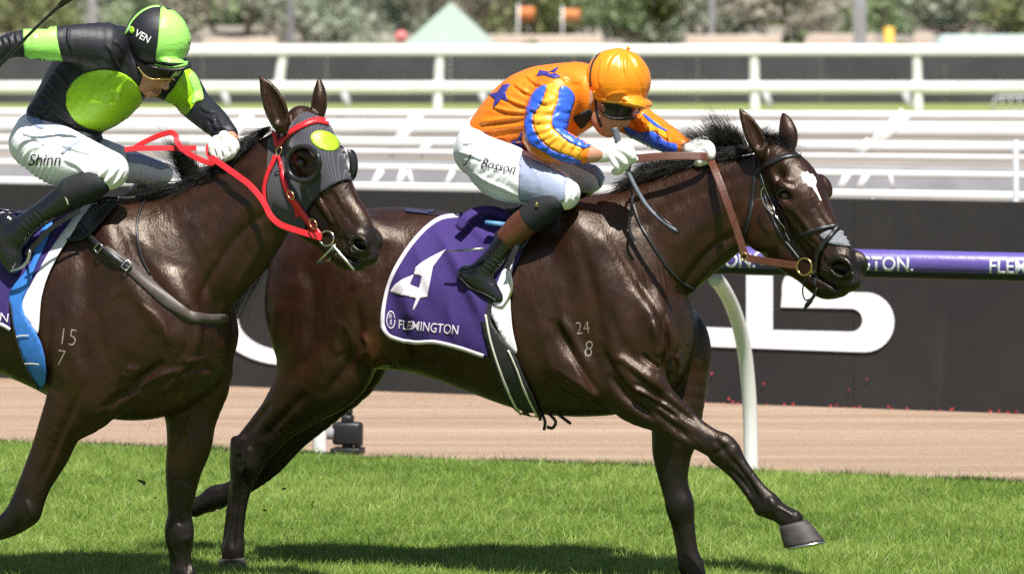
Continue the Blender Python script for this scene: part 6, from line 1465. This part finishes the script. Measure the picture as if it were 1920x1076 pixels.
# saddlecloth, saddle, girth of the near horse
c2 = empty('saddlecloth', PL2.P(20, 480, .3)); tag(c2, 'purple saddlecloth with white lining on the hooded horse at the left edge', 'saddlecloth')
cw2 = lambda x, y: .005 * np.sin((x * .6 + y * .3) / 15.0)
patch('cloth', [(-110,372),(0,360),(60,350),(110,372),(150,400),(140,420),(100,480),(60,540),(40,575),(22,560),(22,620),(0,608),(-60,596),(-110,590)], bvh2, M['purple'], c2, .012, 9, .004, smooth=False, wave=cw2, guess=PL2)
band('edging', [(-110,374),(-40,368),(0,364),(58,354)], 6, bvh2, M['purple_edge'], c2, .0165, .003, wave=cw2, guess=PL2); band('edging', [(-110,588),(-60,594),(0,606),(22,617)], 6, bvh2, M['purple_edge'], c2, .0165, .003, wave=cw2)
V2, F2 = text2d('N', 24, 1, 602, rot=8, maxlen=4); lay('cloth_lettering', V2, F2, bvh2, .0165, M['purple_edge'], c2, .001, wave=cw2)
patch('number_edge', [(-30,400),(0,392),(14,386),(6,398),(-30,410)], bvh2, M['purple_edge'], c2, .0165, 5, .001, smooth=False, wave=cw2)
patch('pad', [(180,376),(172,392),(147,426),(103,496),(81,556),(74,625),(56,604),(40,572),(62,534),(97,472),(132,424),(166,384)], bvh2, M['pad_white'], c2, .017, 7, .005, guess=PL2)
s2 = empty('saddle', PL2.P(150, 400, 0)); tag(s2, 'black racing saddle with blue girth under the green jockey', 'saddle')
gb = patch('girth', [(100,418),(82,436),(62,496),(28,540),(22,566),(34,634),(62,697),(84,724),(92,690),(77,634),(46,580),(58,536),(76,490),(98,440)], bvh2, M['girth_blue'], s2, .0215, 6, .004, guess=PL2)
band('girth_piping', [(24,566),(33,620),(52,678),(80,722)], 3, bvh2, M['girth_black'], gb, .027, .003); 
for (a_, b_) in (((34,630),(60,628)), ((52,677),(79,679))): band('girth_stitching', [a_, ((a_[0] + b_[0]) / 2, (a_[1] + b_[1]) / 2 - 1), b_], 2.5, bvh2, M['cream_print'], gb, .0265, .001)
fl = patch('flap', [(126,452),(150,450),(170,440),(205,400),(248,343),(228,338),(190,366),(150,400),(128,428)], bvh2, M['black_leather'], s2, .014, 7, .008, smooth=False, guess=PL2)
band('flap_edge', [(128,453),(152,452),(172,441),(208,400),(246,347)], 4, bvh2, M['girth_black'], fl, .02, .004, guess=PL2)
patch('seat', [(60,385),(110,378),(180,368),(250,345),(230,372),(170,390),(110,398),(70,400)], bvh2, M['black_leather'], s2, .03, 8, .012, guess=PL2)
strap3d('stirrup_leather', [PL2.P(150, 395, .3), PL2.P(100, 425, .325), PL2.P(70, 455, .335), PL2.P(50, 478, .335)], .02, .004, M['black_leather'], s2)
mb = MB(); mb.tube(crom(np.array([PL2.P(*q) for q in ((56,470,.345),(52,488,.345),(38,502,.345),(20,508,.345))]), 4), .0065, 8); mb.tube(crom(np.array([PL2.P(*q) for q in ((56,470,.345),(46,476,.26),(34,500,.25),(22,512,.26))]), 4), .005, 8); mb.build('stirrup_iron', M['steel'], s2)
bp = empty('breastplate', PL2.P(280, 520, .3)); tag(bp, 'dark leather breastplate strap across the hooded horse\'s shoulder', 'breastplate')
M['taupe_leather'] = simple('taupe_leather', (.075, .06, .052), .5, .2, 40, .0008, 300)
band('breast_strap', [(196,466),(220,485),(245,503),(276,530),(306,556),(336,580),(362,594),(400,597),(424,594),(440,586)], [14,20,22,23,24,22,19,17,15,12], bvh2, M['taupe_leather'], bp, .008, .006)
band('billet', [(138,412),(160,432),(192,464),(216,484),(244,506)], [8,9,11,11,10], bvh2, M['black_leather'], bp, .016, .004)
for (x, y) in ((192,464),(238,501)): ring3d('buckle', PL2, x, y, .0, 7, 9, .0028, M['steel'], bp, -45) if False else None
for (x, y) in ((191,465),(236,500)):
    h_, n_ = hit(bvh2, x, y, .022); t_ = Vector((.7, 0, -.7)); t_ = (t_ - n_ * t_.dot(n_)).normalized(); s_ = n_.cross(t_)
    mb = MB(); mb.tube([h_ + t_ * a * .013 + s_ * b * .019 for a, b in ((1, .8), (.8, 1), (-.8, 1), (-1, .8), (-1, -.8), (-.8, -1), (.8, -1), (1, -.8))], .0028, 8, closed=True); mb.build('buckle', M['steel'], bp)
band('neck_strap', [(304,348),(280,368),(264,392),(257,420),(258,448),(266,482),(281,514)], 5, bvh2, M['black_leather'], bp, .007, .004, guess=PL2)

# the far halves of cloth and girth hang on the other side of each horse
def far_half(names, par, pl):
    for o in [c for c in par.children if c.name.split('.')[0] in names]:
        me = o.data.copy(); V = np.array([tuple(v.co) for v in me.vertices]); V = V - 2 * ((V - pl.a) @ pl.n)[:, None] * pl.n; me.vertices.foreach_set('co', V.astype(np.float32).ravel()); me.flip_normals(); me.update()
        c = o.copy(); c.data = me; COL.objects.link(c)
far_half(('cloth', 'edging', 'pad'), cl, PL1); far_half(('girth', 'flap'), sd, PL1); far_half(('cloth', 'edging', 'pad'), c2, PL2); far_half(('girth', 'flap'), s2, PL2)
